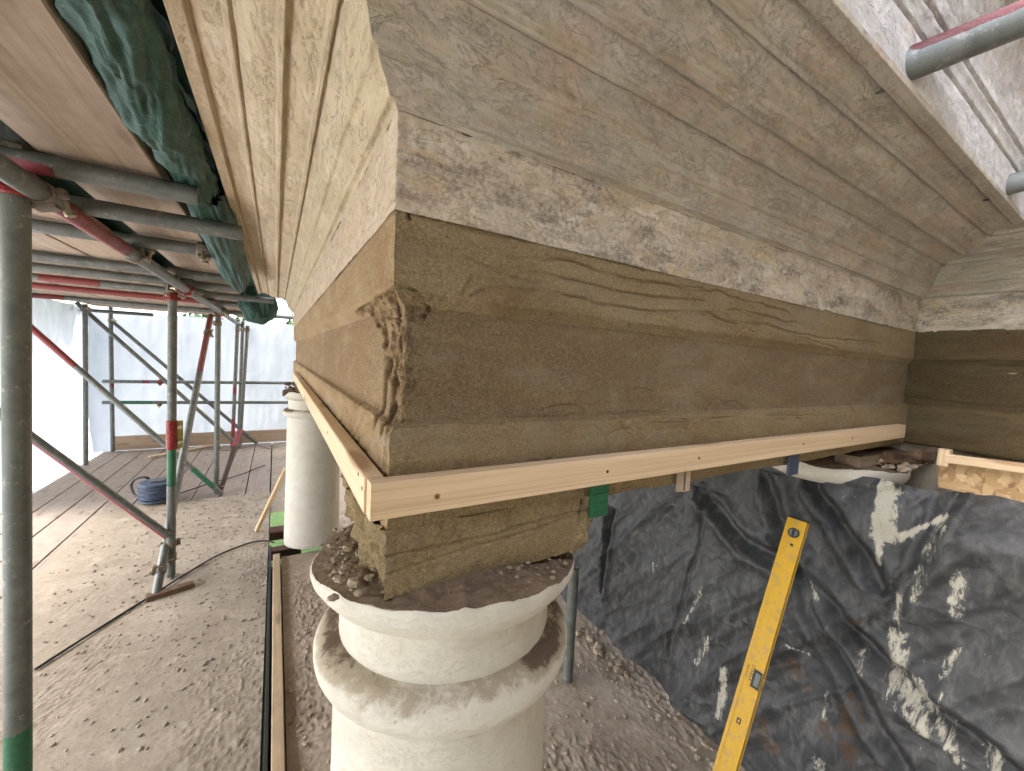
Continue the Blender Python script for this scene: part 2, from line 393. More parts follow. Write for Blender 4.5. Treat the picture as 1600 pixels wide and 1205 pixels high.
def mat_osb():
    b = NB('oriented_strand_board'); p = b.pos()
    v1 = b.n('ShaderNodeTexVoronoi'); b.L(b.mp(b.mix(.12, p, b.noise(p, 20, 2, .5, 0, 1)), (18, 26, 60), rot=(.5, 0, 0)), v1.inputs['Vector']); v1.inputs['Scale'].default_value = 1.0
    v2 = b.n('ShaderNodeTexVoronoi'); b.L(b.mp(p, (20, 60, 24), rot=(-.7, 0, 0)), v2.inputs['Vector']); v2.inputs['Scale'].default_value = 1.0
    r1 = b.ramp(b.sep(v1.outputs['Color'], 0), [(.0, (.22, .13, .06)), (.4, (.42, .27, .13)), (1, (.60, .42, .24))])
    r2 = b.ramp(b.sep(v2.outputs['Color'], 0), [(.0, (.24, .14, .07)), (.5, (.46, .30, .15)), (1, (.62, .45, .27))])
    col = b.mix(thr(b, b.noise(p, 25, 3, .6), .45, .55), r1, r2)
    return b.done(col, .7, b.bump(b.sep(v1.outputs['Color'], 1), .3, .001))
def mat_leaf():
    b = NB('tree_leaves'); p = b.pos(); n = b.noise(p, 2.5, 4, .6)
    return b.done(b.mix(thr(b, n, .35, .65), (.035, .075, .02), (.085, .15, .04)), .6)
def mat_grass():
    b = NB('lawn_grass'); p = b.pos(); n = b.noise(p, 14, 6, .7)
    return b.done(b.mix(thr(b, n, .35, .65), (.03, .062, .012), (.06, .115, .025)), .85, b.bump(b.noise(p, 120, 4, .7), .8, .02))

M = {}
M['mortar'] = mat_mortar()
_m = M['mortar'].copy(); _m.name = 'shaded_lime_mortar'; M['shademortar'] = _m  # darker copy: shade on the wall return multiplied into the colour
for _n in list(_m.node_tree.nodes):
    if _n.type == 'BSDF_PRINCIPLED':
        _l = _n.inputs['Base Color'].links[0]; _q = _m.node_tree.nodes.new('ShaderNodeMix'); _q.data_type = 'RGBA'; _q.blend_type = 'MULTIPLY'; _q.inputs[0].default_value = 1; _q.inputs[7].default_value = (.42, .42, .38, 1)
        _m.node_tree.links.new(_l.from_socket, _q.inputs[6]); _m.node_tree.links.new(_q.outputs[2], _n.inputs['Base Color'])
_m2 = M['mortar'].copy(); _m2.name = 'lit_lime_mortar'; M['litmortar'] = _m2  # lighter copy: brighter light on the front face multiplied into the colour
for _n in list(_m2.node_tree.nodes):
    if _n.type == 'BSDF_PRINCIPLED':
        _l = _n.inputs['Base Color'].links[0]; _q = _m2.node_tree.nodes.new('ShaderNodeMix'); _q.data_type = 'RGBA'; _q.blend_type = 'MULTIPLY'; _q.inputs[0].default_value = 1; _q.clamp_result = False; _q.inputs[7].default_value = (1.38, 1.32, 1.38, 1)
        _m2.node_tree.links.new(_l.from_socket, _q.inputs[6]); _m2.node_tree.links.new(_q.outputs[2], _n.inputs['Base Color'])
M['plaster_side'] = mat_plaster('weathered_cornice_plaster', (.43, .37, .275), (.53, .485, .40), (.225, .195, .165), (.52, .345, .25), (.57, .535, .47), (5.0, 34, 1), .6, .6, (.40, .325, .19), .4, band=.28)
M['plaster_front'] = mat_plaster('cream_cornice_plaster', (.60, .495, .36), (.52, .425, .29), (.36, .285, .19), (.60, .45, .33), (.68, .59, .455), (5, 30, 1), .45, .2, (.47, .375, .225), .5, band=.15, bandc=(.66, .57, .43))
M['frieze_side'] = mat_plaster('mottled_frieze_plaster', (.60, .525, .42), (.50, .42, .31), (.185, .155, .135), (.47, .30, .215), (.70, .645, .55), (7, 12, 1), 1.0, .35, (.53, .41, .235), .7)
M['frieze_front'] = mat_plaster('pink_cream_frieze_plaster', (.59, .475, .365), (.54, .425, .315), (.40, .315, .235), (.56, .41, .315), (.65, .555, .45), (14, 30, 1), .3, .25)
M['fascia'] = mat_plaster('white_fascia_paint', (.50, .49, .485), (.41, .385, .365), (.24, .205, .175), (.45, .36, .30), (.70, .68, .66), (3, 30, 1), .4, .2, (.4, .33, .25), .2)
M['batten'] = mat_wood('planed_pine', (.72, .55, .365), (.60, .43, .26), (.27, .13, .055), 55, rough=.6)
M['oldwood'] = mat_wood('weathered_scaffold_board', (.46, .35, .25), (.36, .265, .185), (.17, .11, .07), 40, dirt=.45, dirtc=(.36, .29, .22))
M['paleboard'] = mat_wood('pale_scaffold_board', (.46, .365, .285), (.35, .27, .205), (.16, .10, .065), 36, dirt=.35, dirtc=(.22, .16, .11))
M['deckboard'] = mat_wood('dusty_deck_board', (.30, .245, .20), (.25, .20, .16), (.14, .10, .075), 40, dirt=.6, dirtc=(.33, .285, .24))
M['rotten'] = mat_wood('rotten_timber', (.16, .095, .055), (.07, .04, .024), (.02, .012, .008), 50, dirt=.6, dirtc=(.26, .2, .15), bumpd=.004)
M['rustwood'] = mat_wood('red_brown_joist', (.13, .05, .035), (.08, .035, .025), (.03, .02, .01), 30, dirt=.3)
M['edgewood'] = mat_wood('dirty_pine_edge', (.44, .33, .205), (.36, .26, .155), (.14, .08, .04), 45, dirt=.35, dirtc=(.25, .20, .145))
M['tube'] = mat_tube()
M['coupler'] = mat_plain('coupler_steel', (.22, .19, .15), .55, .4, .6, 120, dirt=(.30, .25, .19))
M['redcoupler'] = mat_plain('red_coupler_paint', (.26, .022, .02), .45, 0, .35, 90, dirt=(.25, .05, .04), dirtamt=.4)
M['bolt'] = mat_plain('zinc_bolt', (.45, .40, .28), .35, .8, .4, 150)
M['yellowzinc'] = mat_plain('yellow_zinc', (.38, .33, .09), .4, .5, .4, 120)
M['white'] = mat_paint_white()
M['rubble'] = mat_debris('broken_mortar_rubble', (.17, .125, .09), (.22, .165, .115), (.10, .075, .055), 3)
M['dust'] = mat_debris('dust_and_debris', (.325, .28, .225), (.265, .225, .177), (.20, .163, .122))
M['dirt'] = mat_debris('dirt_floor', (.42, .35, .28), (.33, .27, .21), (.22, .17, .125))
M['crumb'] = mat_debris('mortar_crumbs', (.40, .335, .25), (.30, .24, .17), (.22, .17, .12), 2)
M['sheeting'] = mat_sheeting()
M['poly'] = mat_polythene(); M['groundsheet'] = mat_groundsheet()
M['tarp'] = mat_tarp()
M['osb'] = mat_osb()
M['leaf'] = mat_leaf(); M['grass'] = mat_grass()
M['bark'] = mat_plain('tree_bark', (.09, .07, .05), .9, 0, .5, 20)
M['yellow'] = mat_plain('yellow_level_paint', (.60, .345, .015), .45, 0, .15, 120, dirt=(.27, .21, .15), dirtamt=.5)
M['black'] = mat_plain('black_plastic', (.02, .02, .022), .45, 0, .2, 60)
M['vial'] = mat_plain('clear_vial', (.16, .18, .17), .12, 0, .1, 60, spec=.8)
M['green'] = mat_plain('green_plastic_shim', (.012, .115, .045), .5, 0, .3, 80)
M['blue'] = mat_plain('blue_plastic_shim', (.045, .06, .10), .5, 0, .2, 80)
M['navy'] = mat_plain('blue_cable_sheath', (.035, .055, .10), .5, 0, .3, 60, dirt=(.16, .15, .14), dirtamt=.4)
M['greyplastic'] = mat_plain('grey_handle_plastic', (.07, .07, .07), .5, 0, .3, 60, dirt=(.2, .17, .14))
M['membrane'] = mat_plain('black_membrane', (.02, .018, .016), .7, 0, .3, 60)
M['housewall'] = mat_debris('house_render', (.33, .29, .23), (.28, .24, .19), (.20, .17, .13))
M['roof'] = mat_plain('lead_grey_roof', (.16, .16, .165), .7, 0, .3, 10)
M['brass'] = mat_plain('brass_screw', (.38, .24, .07), .35, .8, .3, 300)
M['hole'] = mat_plain('screw_hole', (.06, .035, .018), .9, 0, .2, 200)
M['mark'] = mat_plain('black_print', (.03, .028, .025), .6, 0, .2, 200)

# ------------------------------------------------------------------ setting: ground, deck, house wall, portico roof
x0, y0, XW, YE = .121, .50, 2.01, 3.71      # front face, side face, house wall face, far end of the portico
g = pymesh('ground', [(-120, -120, -1.9), (120, -120, -1.9), (120, 160, -1.9), (-120, 160, -1.9)], [(0, 1, 2, 3)], M['grass']); tag(g, kind='structure')

gy = pymesh('bounce_ground', [(-9, 13, -1.88), (8, 13, -1.88), (8, 34, -1.88), (-9, 34, -1.88)], [(0, 1, 2, 3)], M['housewall']); tag(gy, kind='structure')  # pale ground added to bounce light into the far sheeting
hw = box('house_wall', (XW + .30, 1.5, 1.6), (.54, 16, 7.0), M['housewall'], bevel=0); tag(hw, 'rendered house wall behind the portico and the black sheet', 'wall')

deck = box('scaffold_deck', (-1.03, 3.2, -.085), (2.0, 9.1, .05), M['membrane'], bevel=0); tag(deck, kind='structure')
pf = box('portico_floor', (.97, 1.36, -.10), (1.98, 3.94, .06), M['membrane'], bevel=0); pf['kind'] = 'structure'
P = np.zeros((90, 90, 3)); P[..., 0] = np.linspace(-2.0, 1.98, 90)[:, None]; P[..., 1] = np.linspace(-4.5, -.62, 90)[None]; P[..., 2] = -.012 + fbm(P, 9, 3, 900) * .006
grid('dusty_boards', P, M['dust'], deck)
# dirt floor inside the portico: real lumpy surface with an opening beside the far column
def floor_grid(name, xl, xr, ys, nx, z0, amp, mat, parent=None, seed=0, groove=None, mask=None, lump=1.0, xmid=-.55):
    ny = len(ys); P = np.zeros((nx, ny, 3))
    t = np.linspace(0, 1, nx)
    for j, y in enumerate(ys):
        P[:, j, 0] = xl(y) + (xr(y) - xl(y)) * t; P[:, j, 1] = y
    q = P.copy(); q[..., 2] = 0
    patch = sstep(-.25, .55, fbm(q, 2.2, 3, seed + 31) + lump * (P[..., 0] - xmid) )
    h = fbm(q, 2.0, 2, seed) * .35 + patch * (np.maximum(0, fbm(q, 34, 3, seed + 5) - .1) * .35 + np.maximum(0, fbm(q, 85, 3, seed + 9) - .05) * .7 + np.maximum(0, fbm(q, 170, 2, seed + 19) - .1) * .5) + np.maximum(0, fbm(q, 95, 2, seed + 27) - .66) * .8
    P[..., 2] = z0 + h * amp
    return grid(name, P, mat, parent, mask=mask, uv=P[..., :2].copy())
ysr = np.linspace(-.6, 3.34, 420)
floor_grid('dirt', lambda y: .052, lambda y: 1.95, ysr, 300, -.012, .011, M['dirt'], pf, 40, xmid=.6, lump=.3)
ysr2 = np.linspace(3.34, 7.6, 140)
floor_grid('dirt', lambda y: .46, lambda y: 1.95, ysr2, 60, -.012, .012, M['dirt'], pf, 44)
floor_grid('dirt', lambda y: -.03, lambda y: .46, np.linspace(4.3, 7.6, 120), 24, -.012, .006, M['dust'], pf, 45)

# portico roof slab closing the top
bm = bmesh.new(); box_bm(bm, ((x0 + XW) / 2 - .02, (y0 + YE) / 2, H + .72), (XW - x0 + .50, YE - y0 + .50, .06)); 
rf = bm_obj('portico_roof', bm, M['roof']); tag(rf, 'flat grey roof slab over the portico cornice', 'roof')

# ------------------------------------------------------------------ portico entablature
ent = thing('portico_entablature', 'lime plastered portico entablature with moulded cornice and fresh brown mortar band', 'entablature')
def densify(prof, step):
    out = [prof[0]]
    for a, b in zip(prof, prof[1:]):
        n = max(1, int(math.ceil(math.hypot(b[0]-a[0], b[1]-a[1]) / step)))
        for k in range(1, n + 1): out.append((a[0] + (b[0]-a[0]) * k / n, a[1] + (b[1]-a[1]) * k / n))
    return np.array(out)
def geo_s(L, d0, d1):
    s = [0.0]
    while s[-1] < L:
        s.append(s[-1] + d0 + (d1 - d0) * min(1, s[-1] / L))
    s = np.array(s); return s * (L / s[-1])
SEG = {  # start, direction, outward, start mitre, end mitre, length
    'A': (np.array([x0, y0]), np.array([0., 1.]), np.array([-1., 0.]), np.array([-1., -1.]), np.array([-1., 1.]), YE - y0),
    'B': (np.array([x0, y0]), np.array([1., 0.]), np.array([0., -1.]), np.array([-1., -1.]), np.array([-1., -1.]), XW - x0),
    'C': (np.array([XW, y0]), np.array([0., -1.]), np.array([-1., 0.]), np.array([-1., -1.]), np.array([-1., 0.]), 2.2)}
def sweep(name, seg, prof, s, disp=None, mat=None, seed=0, vuv=None, flip=False):
    P0, d, o, m0, m1, L = SEG[seg]
    u, z = prof[:, 0], prof[:, 1]
    # profile normals (pointing out)
    tg = np.gradient(prof, axis=0); nn = np.stack([tg[:, 1], -tg[:, 0]], -1); nn /= np.linalg.norm(nn, axis=1)[:, None] + 1e-9
    arc = np.concatenate([[0], np.cumsum(np.hypot(np.diff(u), np.diff(z)))])
    S, _ = np.meshgrid(s, arc, indexing='ij')
    D = np.zeros((len(s), len(arc), 2))          # displacement in (u,z)
    Q = np.stack([S, np.broadcast_to(arc, S.shape), np.full(S.shape, seed * 3.7)], -1)
    extra_diag = np.zeros(S.shape)
    dv = disp(S, np.broadcast_to(u, S.shape), np.broadcast_to(z, S.shape), Q)
    if isinstance(dv, tuple): dv, extra_diag = dv
    sgn = 1.0
    U = u[None] + dv * nn[None, :, 0] * sgn; Z = z[None] + dv * nn[None, :, 1] * sgn
    # mitred positions: along-coordinate shifts linearly between the end mitres
    a0 = m0 @ d; a1 = m1 @ d
    along = S + U * (a0 * (1 - S / L) + a1 * (S / L))
    xy = P0[None, None] + along[..., None] * d + U[..., None] * o
    xy = xy + extra_diag[..., None] * np.array([1., 1.])
    P = np.concatenate([xy, (Z + H)[..., None]], -1)
    uv = np.stack([S + seed * 5.0, np.broadcast_to(arc if vuv is None else vuv, S.shape)], -1)
    return grid(name, P, mat, ent, uv=uv, flip=flip)
CORN = [(0, .292), (.003, .297), (.012, .298), (.016, .307), (.026, .320), (.030, .331), (.037, .333), (.040, .343), (.0465, .368), (.0575, .392), (.061, .400), (.063, .399),
        (.0645, .394), (.0705, .395), (.0725, .404), (.090, .409), (.106, .414), (.111, .417), (.1135, .416), (.1155, .407), (.1230, .408), (.125, .417), (.140, .420), (.158, .428), (.171, .439),
        (.1745, .446), (.177, .445), (.1795, .440), (.1855, .442), (.188, .450), (.206, .453), (.224, .456), (.2275, .459), (.2295, .457), (.2315, .448), (.2530, .448), (.2545, .456)]
FASC = [(.2545, .456), (.255, .50), (.255, .528), (.250, .530), (.250, .537), (.256, .539), (.258, .552), (.263, .562), (.2575, .565), (.2575, .572), (.265, .574), (.267, .60), (.276, .635), (.292, .665), (.305, .675), (.305, .71)]
FRZ = [(-.001, .176), (0, .20), (0, .292)]
def d_corn(amp, seed):
    def f(S, u, z, Q):
        e = sstep(0, .02, S)
        r = fbm(Q, (3, 20, 1), 3, seed) * .0008 + fbm(Q, (26, 60, 1), 3, seed + 4) * .0011 + fbm(Q, (90, 150, 1), 2, seed + 8) * .0005
        chip = np.clip(fbm(Q, (24, 60, 1), 3, seed + 12) - .70, 0, 1) * -.006 * (u < .2)
        return (r * amp + chip * amp) * (.25 + .75 * e) * (1 - .85 * sstep(.225, .24, u) * sstep(.47, .455, z))
    return f
cp = densify(CORN, .002); fp = densify(FASC, .004); zp = densify(FRZ, .0022)
sA = geo_s(YE - y0, .003, .03); sB = geo_s(XW - x0, .0022, .006); sC = geo_s(2.2, .006, .03)
sweep('cornice', 'A', cp, sA, d_corn(1.0, 3), M['plaster_front'], 1, flip=True)
sweep('cornice', 'B', cp, sB, d_corn(1.0, 23), M['plaster_side'], 2)
sweep('cornice', 'C', cp, sC, d_corn(1.2, 43), M['plaster_side'], 3)
sweep('fascia', 'A', fp, geo_s(YE - y0, .02, .05), d_corn(1, 5), M['fascia'], 4, flip=True)
sweep('fascia', 'B', fp, geo_s(XW - x0, .005, .008), d_corn(.7, 25), M['fascia'], 5)
sweep('fascia', 'C', fp, geo_s(2.2, .01, .03), d_corn(.7, 45), M['fascia'], 6)
def d_frz(amp, seed):
    def f(S, u, z, Q):
        e = sstep(0, .012, S)
        r = fbm(Q, (7, 7, 1), 3, seed) * .0018 + fbm(Q, (60, 60, 1), 3, seed + 4) * .0010 + fbm(Q, (200, 200, 1), 2, seed + 8) * .0006
        pit = np.clip(fbm(Q, (22, 30, 1), 4, seed + 12) - .35, 0, .6) * -.006
        q = Q.copy(); q[..., 0] = 0; q[..., 2] = 3
        ar = np.exp(-S / .005) * (fbm(q, (1, 120, 1), 3, 77) * .0012 + .0016)
        return (r + pit) * amp * e, np.maximum(0, ar)
    return f
sweep('frieze_band', 'A', zp, sA, d_frz(.7, 60), M['frieze_front'], 7, flip=True)
sweep('frieze_band', 'B', zp, sB, d_frz(1.2, 61), M['frieze_side'], 8)
sweep('frieze_band', 'C', zp, sC, d_frz(1.6, 62), M['frieze_side'], 9)

# fresh mortar: upper band, hollowed main band, lower band behind the batten
MOR = [(-.004, .180), (-.003, .176), (-.002, .17), (-.002, .088), (-.004, .080), (-.012, .070), (-.019, .060), (-.020, .05), (-.019, -.078), (-.016, -.087), (-.005, -.0915), (-.002, -.10), (-.003, -.228), (-.010, -.236), (-.04, -.238), (-.33, -.238)]
def px_line(pts, org, k, **kw): return [at(org[0] + a / k, org[1] + b / k, **kw) for a, b in pts]
def to_sz(pts): return np.array([(p.x - x0, p.z - H) for p in pts])
z6, z7 = ((600, 320), 3.172), ((1000, 400), 3.543)
GRV = [to_sz(px_line(l, *o, Y=y0)) for l, o in (
    ([(400, 265), (520, 310), (640, 350), (720, 385), (850, 425), (960, 455), (1040, 475), (1130, 500), (1270, 515), (1400, 530), (1586, 545)], z6),
    ([(0, 290), (130, 300), (390, 318), (440, 350), (540, 375), (700, 375), (860, 430), (1050, 460), (1330, 480)], z7),
    ([(600, 250), (720, 265), (870, 265), (960, 285), (1060, 335), (1170, 350), (1280, 375), (1420, 390), (1586, 410)], z6),
    ([(100, 145), (170, 150), (280, 180), (430, 190), (560, 240), (700, 275), (830, 310)], z7),
    ([(720, 340), (830, 345), (950, 365), (1050, 405), (1180, 430), (1340, 450), (1586, 475)], z6),
    ([(40, 215), (150, 235), (300, 245)], z7), ([(480, 300), (690, 325), (800, 360), (960, 390)], z7),
    ([(430, 440), (500, 405), (600, 405), (700, 420), (850, 425)], z6), ([(380, 440), (430, 350)], z6),
    ([(700, 375), (820, 420), (930, 440)], z7), ([(520, 440), (590, 400), (640, 420)], z7),
    ([(840, 430), (960, 470), (1090, 510)], z7))]
CRK = [to_sz(px_line([(30, -4), (60, 4), (92, 12), (104, 30), (106, 50), (114, 62)], *z6, Y=y0))]
rr = random.Random(5)
ARC = []
for k in range(34):                                    # trowel scribbles on the lower band
    cx, cz, ra = rr.uniform(.22, 1.75), -.13 + rr.uniform(-.05, .05), rr.uniform(.02, .09)
    a0 = rr.uniform(0, 6.28); ARC.append(np.array([(cx + ra * math.cos(a0 + t), cz + ra * .8 * math.sin(a0 + t)) for t in np.linspace(0, rr.uniform(.6, 1.6), 9)]))
for k in range(8): ARC.append(np.array([(x, -.092 - .004 * k % .02 + .006 * math.sin(x * 5 + k)) for x in np.linspace(.1 + k * .2, .5 + k * .2, 8)]))
def pdist(S, Z, lines):
    best = np.full(S.shape, 9.0)
    for l in lines:
        lo = l.min(0) - .02; hi = l.max(0) + .02
        w_ = (S > lo[0]) & (S < hi[0]) & (Z > lo[1]) & (Z < hi[1])
        if not w_.any(): continue
        s, z = S[w_], Z[w_]; b = best[w_]
        for (ax, az), (bx, bz) in zip(l, l[1:]):
            dx, dz = bx - ax, bz - az; t = np.clip(((s - ax) * dx + (z - az) * dz) / (dx*dx + dz*dz + 1e-12), 0, 1)
            b = np.minimum(b, np.hypot(s - ax - t * dx, z - az - t * dz))
        best[w_] = b
    return best
def arris(z, Q):
    dz = sstep(.085, .06, z) * sstep(-.115, -.085, z)
    q = Q.copy(); q[..., 0] = 0; q[..., 2] = 3
    n = fbm(q, (1, 60, 1), 3, 91); n2 = fbm(q, (1, 14, 1), 2, 93)
    q2 = Q.copy(); q2[..., 2] = 3; fr = 1 + 1.3 * fbm(q2, (70, 80, 1), 3, 95) * sstep(0, .003, Q[..., 0])
    return .0010 + np.abs(n) * .0014 + dz * np.clip(.0035 + .005 * n2 + .003 * n, -.001, .015) * fr
def d_morB(S, u, z, Q):
    e = sstep(0, .010, S); face = (u > -.02)
    r = fbm(Q, (5, 7, 1), 3, 31) * .0026 + fbm(Q, (30, 46, 1), 3, 34) * .0010 + fbm(Q, (190, 190, 1), 3, 38) * .00075
    Zw = z + .003 * fbm(Q, (30, 30, 1), 2, 39); Sw = S + .003 * fbm(Q, (30, 30, 1), 2, 40)
    gd = pdist(Sw, Zw, GRV); wd = .0013 + .0008 * S
    gm = np.clip(.8 + .5 * fbm(Q, (14, 14, 1), 2, 41), .4, 1.3)
    r = r - np.exp(-(gd / wd) ** 2) * .0042 * gm + np.exp(-((gd - 2.6 * wd) / wd) ** 2) * .0009
    r = r - np.exp(-(pdist(Sw, Zw, CRK) / .0013) ** 2) * .008
    r = r - np.exp(-(pdist(Sw, Zw, ARC) / .0017) ** 2) * .0034 * gm
    ln = np.abs(Zw + .091); r = r - np.exp(-(ln / .0016) ** 2) * .0022 * np.clip(fbm(Q, (8, 1, 1), 2, 47) + .6, 0, 1)
    pit = np.clip(fbm(Q, (75, 75, 1), 2, 44) - .98, 0, 1) * -.012
    # broken zone along the arris
    wz = np.interp(z, [-.115, -.085, -.03, .02, .055, .078, .09], [0, .009, .016, .015, .030, .040, 0])
    edge = wz * (1 + .75 * fbm(Q, (22, 34, 1), 4, 48, .65))
    dm = sstep(0, .006, edge - S) * (wz > .004)
    rg = 1 - np.abs(fbm(Q, (55, 38, 1), 4, 49)); rough = fbm(Q, (120, 110, 1), 3, 50)
    r = r + dm * (-.0010 - .0055 * (1 - rg) + .0030 * rough + .0016 * fbm(Q, (300, 280, 1), 2, 53))
    rim = np.exp(-((edge - S) / .0035) ** 2) * (wz > .004) * .0022 * np.clip(.5 + rough, 0, 1.5)
    r = (r + pit + rim) * np.where(face, 1, .4)
    return r * (.15 + .85 * e), arris(z, Q) * np.exp(-(S / .010))
def d_morA(S, u, z, Q):
    e = sstep(0, .012, S); face = (u > -.02)
    r = fbm(Q, (4, 7, 1), 3, 131) * .0024 + fbm(Q, (26, 46, 1), 3, 134) * .0011 + fbm(Q, (150, 170, 1), 2, 138) * .0007
    L_ = []
    for k in range(26):
        s0 = .06 + k * .05 + .02 * math.sin(k * 3.1)
        L_.append(np.array([(s0, -.09), (s0 + .02, -.115), (s0 + .07 + .03 * math.sin(k), -.150), (s0 + .14, -.168)]))
    gd = pdist(S + .004 * fbm(Q, (20, 20, 1), 2, 139), z, L_)
    r = r - np.exp(-(gd / .0035) ** 2) * .003
    vl = fbm(Q, (160, 4, 1), 3, 141); nb = sstep(.10, .02, S) * (z < -.09)
    r = r + nb * vl * .003
    wz = np.interp(z, [-.115, -.09, -.03, .0, .03, .06, .074, .086], [0, .055, .065, .07, .10, .22, .30, 0])
    edge = wz * (1 + .55 * fbm(Q, (9, 26, 1), 4, 148, .65))
    dm = sstep(0, .02, edge - S) * (wz > .01)
    rg = 1 - np.abs(fbm(Q, (22, 14, 1), 4, 149)); rough = fbm(Q, (70, 80, 1), 3, 150)
    r = r + dm * (-.004 - .011 * (1 - rg) + .0045 * rough + .002 * fbm(Q, (180, 200, 1), 2, 153))
    ck = pdist(S + .008 * fbm(Q, (10, 25, 1), 2, 152), z, [np.array([(.03, .07), (.035, .02), (.05, -.02), (.04, -.06), (.055, -.105)]), np.array([(.08, -.01), (.085, -.05), (.095, -.10)])])
    r = r - np.exp(-(ck / .007) ** 2) * .016
    r = r * np.where(face, 1, .4)
    return r * (.15 + .85 * e), arris(z, Q) * np.exp(-(S / .012))
mp_ = densify(MOR[:-2], .0016); mp_ = np.concatenate([mp_, densify(MOR[-2:], .02)[1:]])[::-1].copy()
sweep('mortar_band', 'B', mp_, geo_s(XW - x0, .0017, .0065), d_morB, M['mortar'], 10, vuv=mp_[:, 1])
mpA = densify(MOR[:-2], .0025); mpA = np.concatenate([mpA, densify(MOR[-2:], .02)[1:]])[::-1].copy()
sweep('mortar_band', 'A', mpA, geo_s(YE - y0, .0025, .025), d_morA, M['litmortar'], 11, vuv=mpA[:, 1], flip=True)
def d_morC(S, u, z, Q):
    return fbm(Q, (4, 7, 1), 3, 231) * .006 + fbm(Q, (20, 30, 1), 3, 234) * .003 + fbm(Q, (120, 120, 1), 2, 238) * .001 - np.exp(-((z + .02 * np.sin(S * 5) - .05 + .01 * fbm(Q, (12, 12, 1), 3, 240)) / .003) ** 2) * .004 - np.exp(-((z + .06 + .015 * np.sin(S * 7) + .012 * fbm(Q, (10, 10, 1), 3, 242)) / .003) ** 2) * .005
mpC = densify(MOR[:-2], .004); mpC = np.concatenate([mpC, densify(MOR[-2:], .02)[1:]])[::-1].copy()
sweep('mortar_band', 'C', mpC, geo_s(2.2, .005, .02), d_morC, M['shademortar'], 12, vuv=mpC[:, 1])
# solid cores behind the plaster
bm = bmesh.new(); box_bm(bm, ((x0 + .062 + .445) / 2, (y0 + .062 + YE - .03) / 2, H + .22), (.445 - x0 - .062, YE - y0 - .092, .905)); bm_obj('core', bm, M['rubble'], ent)
bm = bmesh.new(); box_bm(bm, ((.447 + XW) / 2, y0 + .20, H + .22), (XW - .449, .27, .903)); bm_obj('core', bm, M['rubble'], ent)
box('end_face', ((x0 + .02 + .445) / 2, YE - .002, H + .22), (.445 - x0 - .03, .02, .90), M['mortar'], ent)
# stub block of mortar left standing on the corner column
NS, NZ = 640, 60
P = np.zeros((NS, NZ, 3)); 
zz = np.linspace(-.225, -.318, NZ)
nB, nR, nBk = 300, 60, 60; nL = NS - nB - nR - nBk
for j, z in enumerate(zz):
    t = (z + .225) / -.093
    ymax = np.interp(t, [0, .35, .7, 1], [.95, .86, .72, .60]); xmax = np.interp(t, [0, .5, 1], [.476, .474, .455])
    pts = []
    pts += [(x0 + .003 + (xmax - x0) * k / nB, y0 + .004) for k in range(nB)]
    pts += [(xmax, y0 + .004 + (ymax - y0) * k / nR) for k in range(nR)]
    pts += [(xmax + (x0 + .003 - xmax) * k / nBk, ymax) for k in range(nBk)]
    pts += [(x0 + .003, ymax + (y0 + .004 - ymax) * k / nL) for k in range(nL)]
    P[:, j, :2] = pts; P[:, j, 2] = z + H
c_ = P[..., :2] - np.array([.30, .62]); nr_ = c_ / np.linalg.norm(c_, axis=-1, keepdims=True)
i_ = np.arange(NS); nrm_ = np.zeros((NS, 2)); nrm_[:nB] = (0, -1); nrm_[nB:nB+nR] = (1, 0); nrm_[nB+nR:nB+nR+nBk] = (0, 1); nrm_[nB+nR+nBk:] = (-1, 0)
dsp = fbm(P, 7, 3, 300) * .004 + fbm(P, 30, 3, 302) * .0022 + fbm(P, 150, 3, 304) * .0009
side_l = (i_ >= nB + nR) | ((i_ > nB - 26) & (i_ < nB + nR))
dsp = dsp + np.where(side_l[:, None], fbm(P, 16, 3, 306) * .014 + fbm(P, 55, 3, 308) * .006, 0)
gq = np.abs((P[..., 2] - H) - (-.262 + .010 * (P[..., 0] - .12) / .3 + .003 * fbm(P, 20, 2, 309)))
front = (i_ < nB)[:, None]
dsp = dsp - np.where(front, np.exp(-(gq / .0018) ** 2) * .004, 0)
gq2 = np.abs((P[..., 2] - H) - (-.285 + .03 * (P[..., 0] - .12) / .3 + .004 * fbm(P, 14, 2, 310)))
dsp = dsp - np.where(front, np.exp(-(gq2 / .0016) ** 2) * .003, 0)
P[..., :2] += nrm_[:, None] * dsp[..., None]
grid('mortar_block', P, M['mortar'], ent, uv=np.stack([P[..., 0] + P[..., 1], P[..., 2] - H], -1), wrap=True, flip=True)

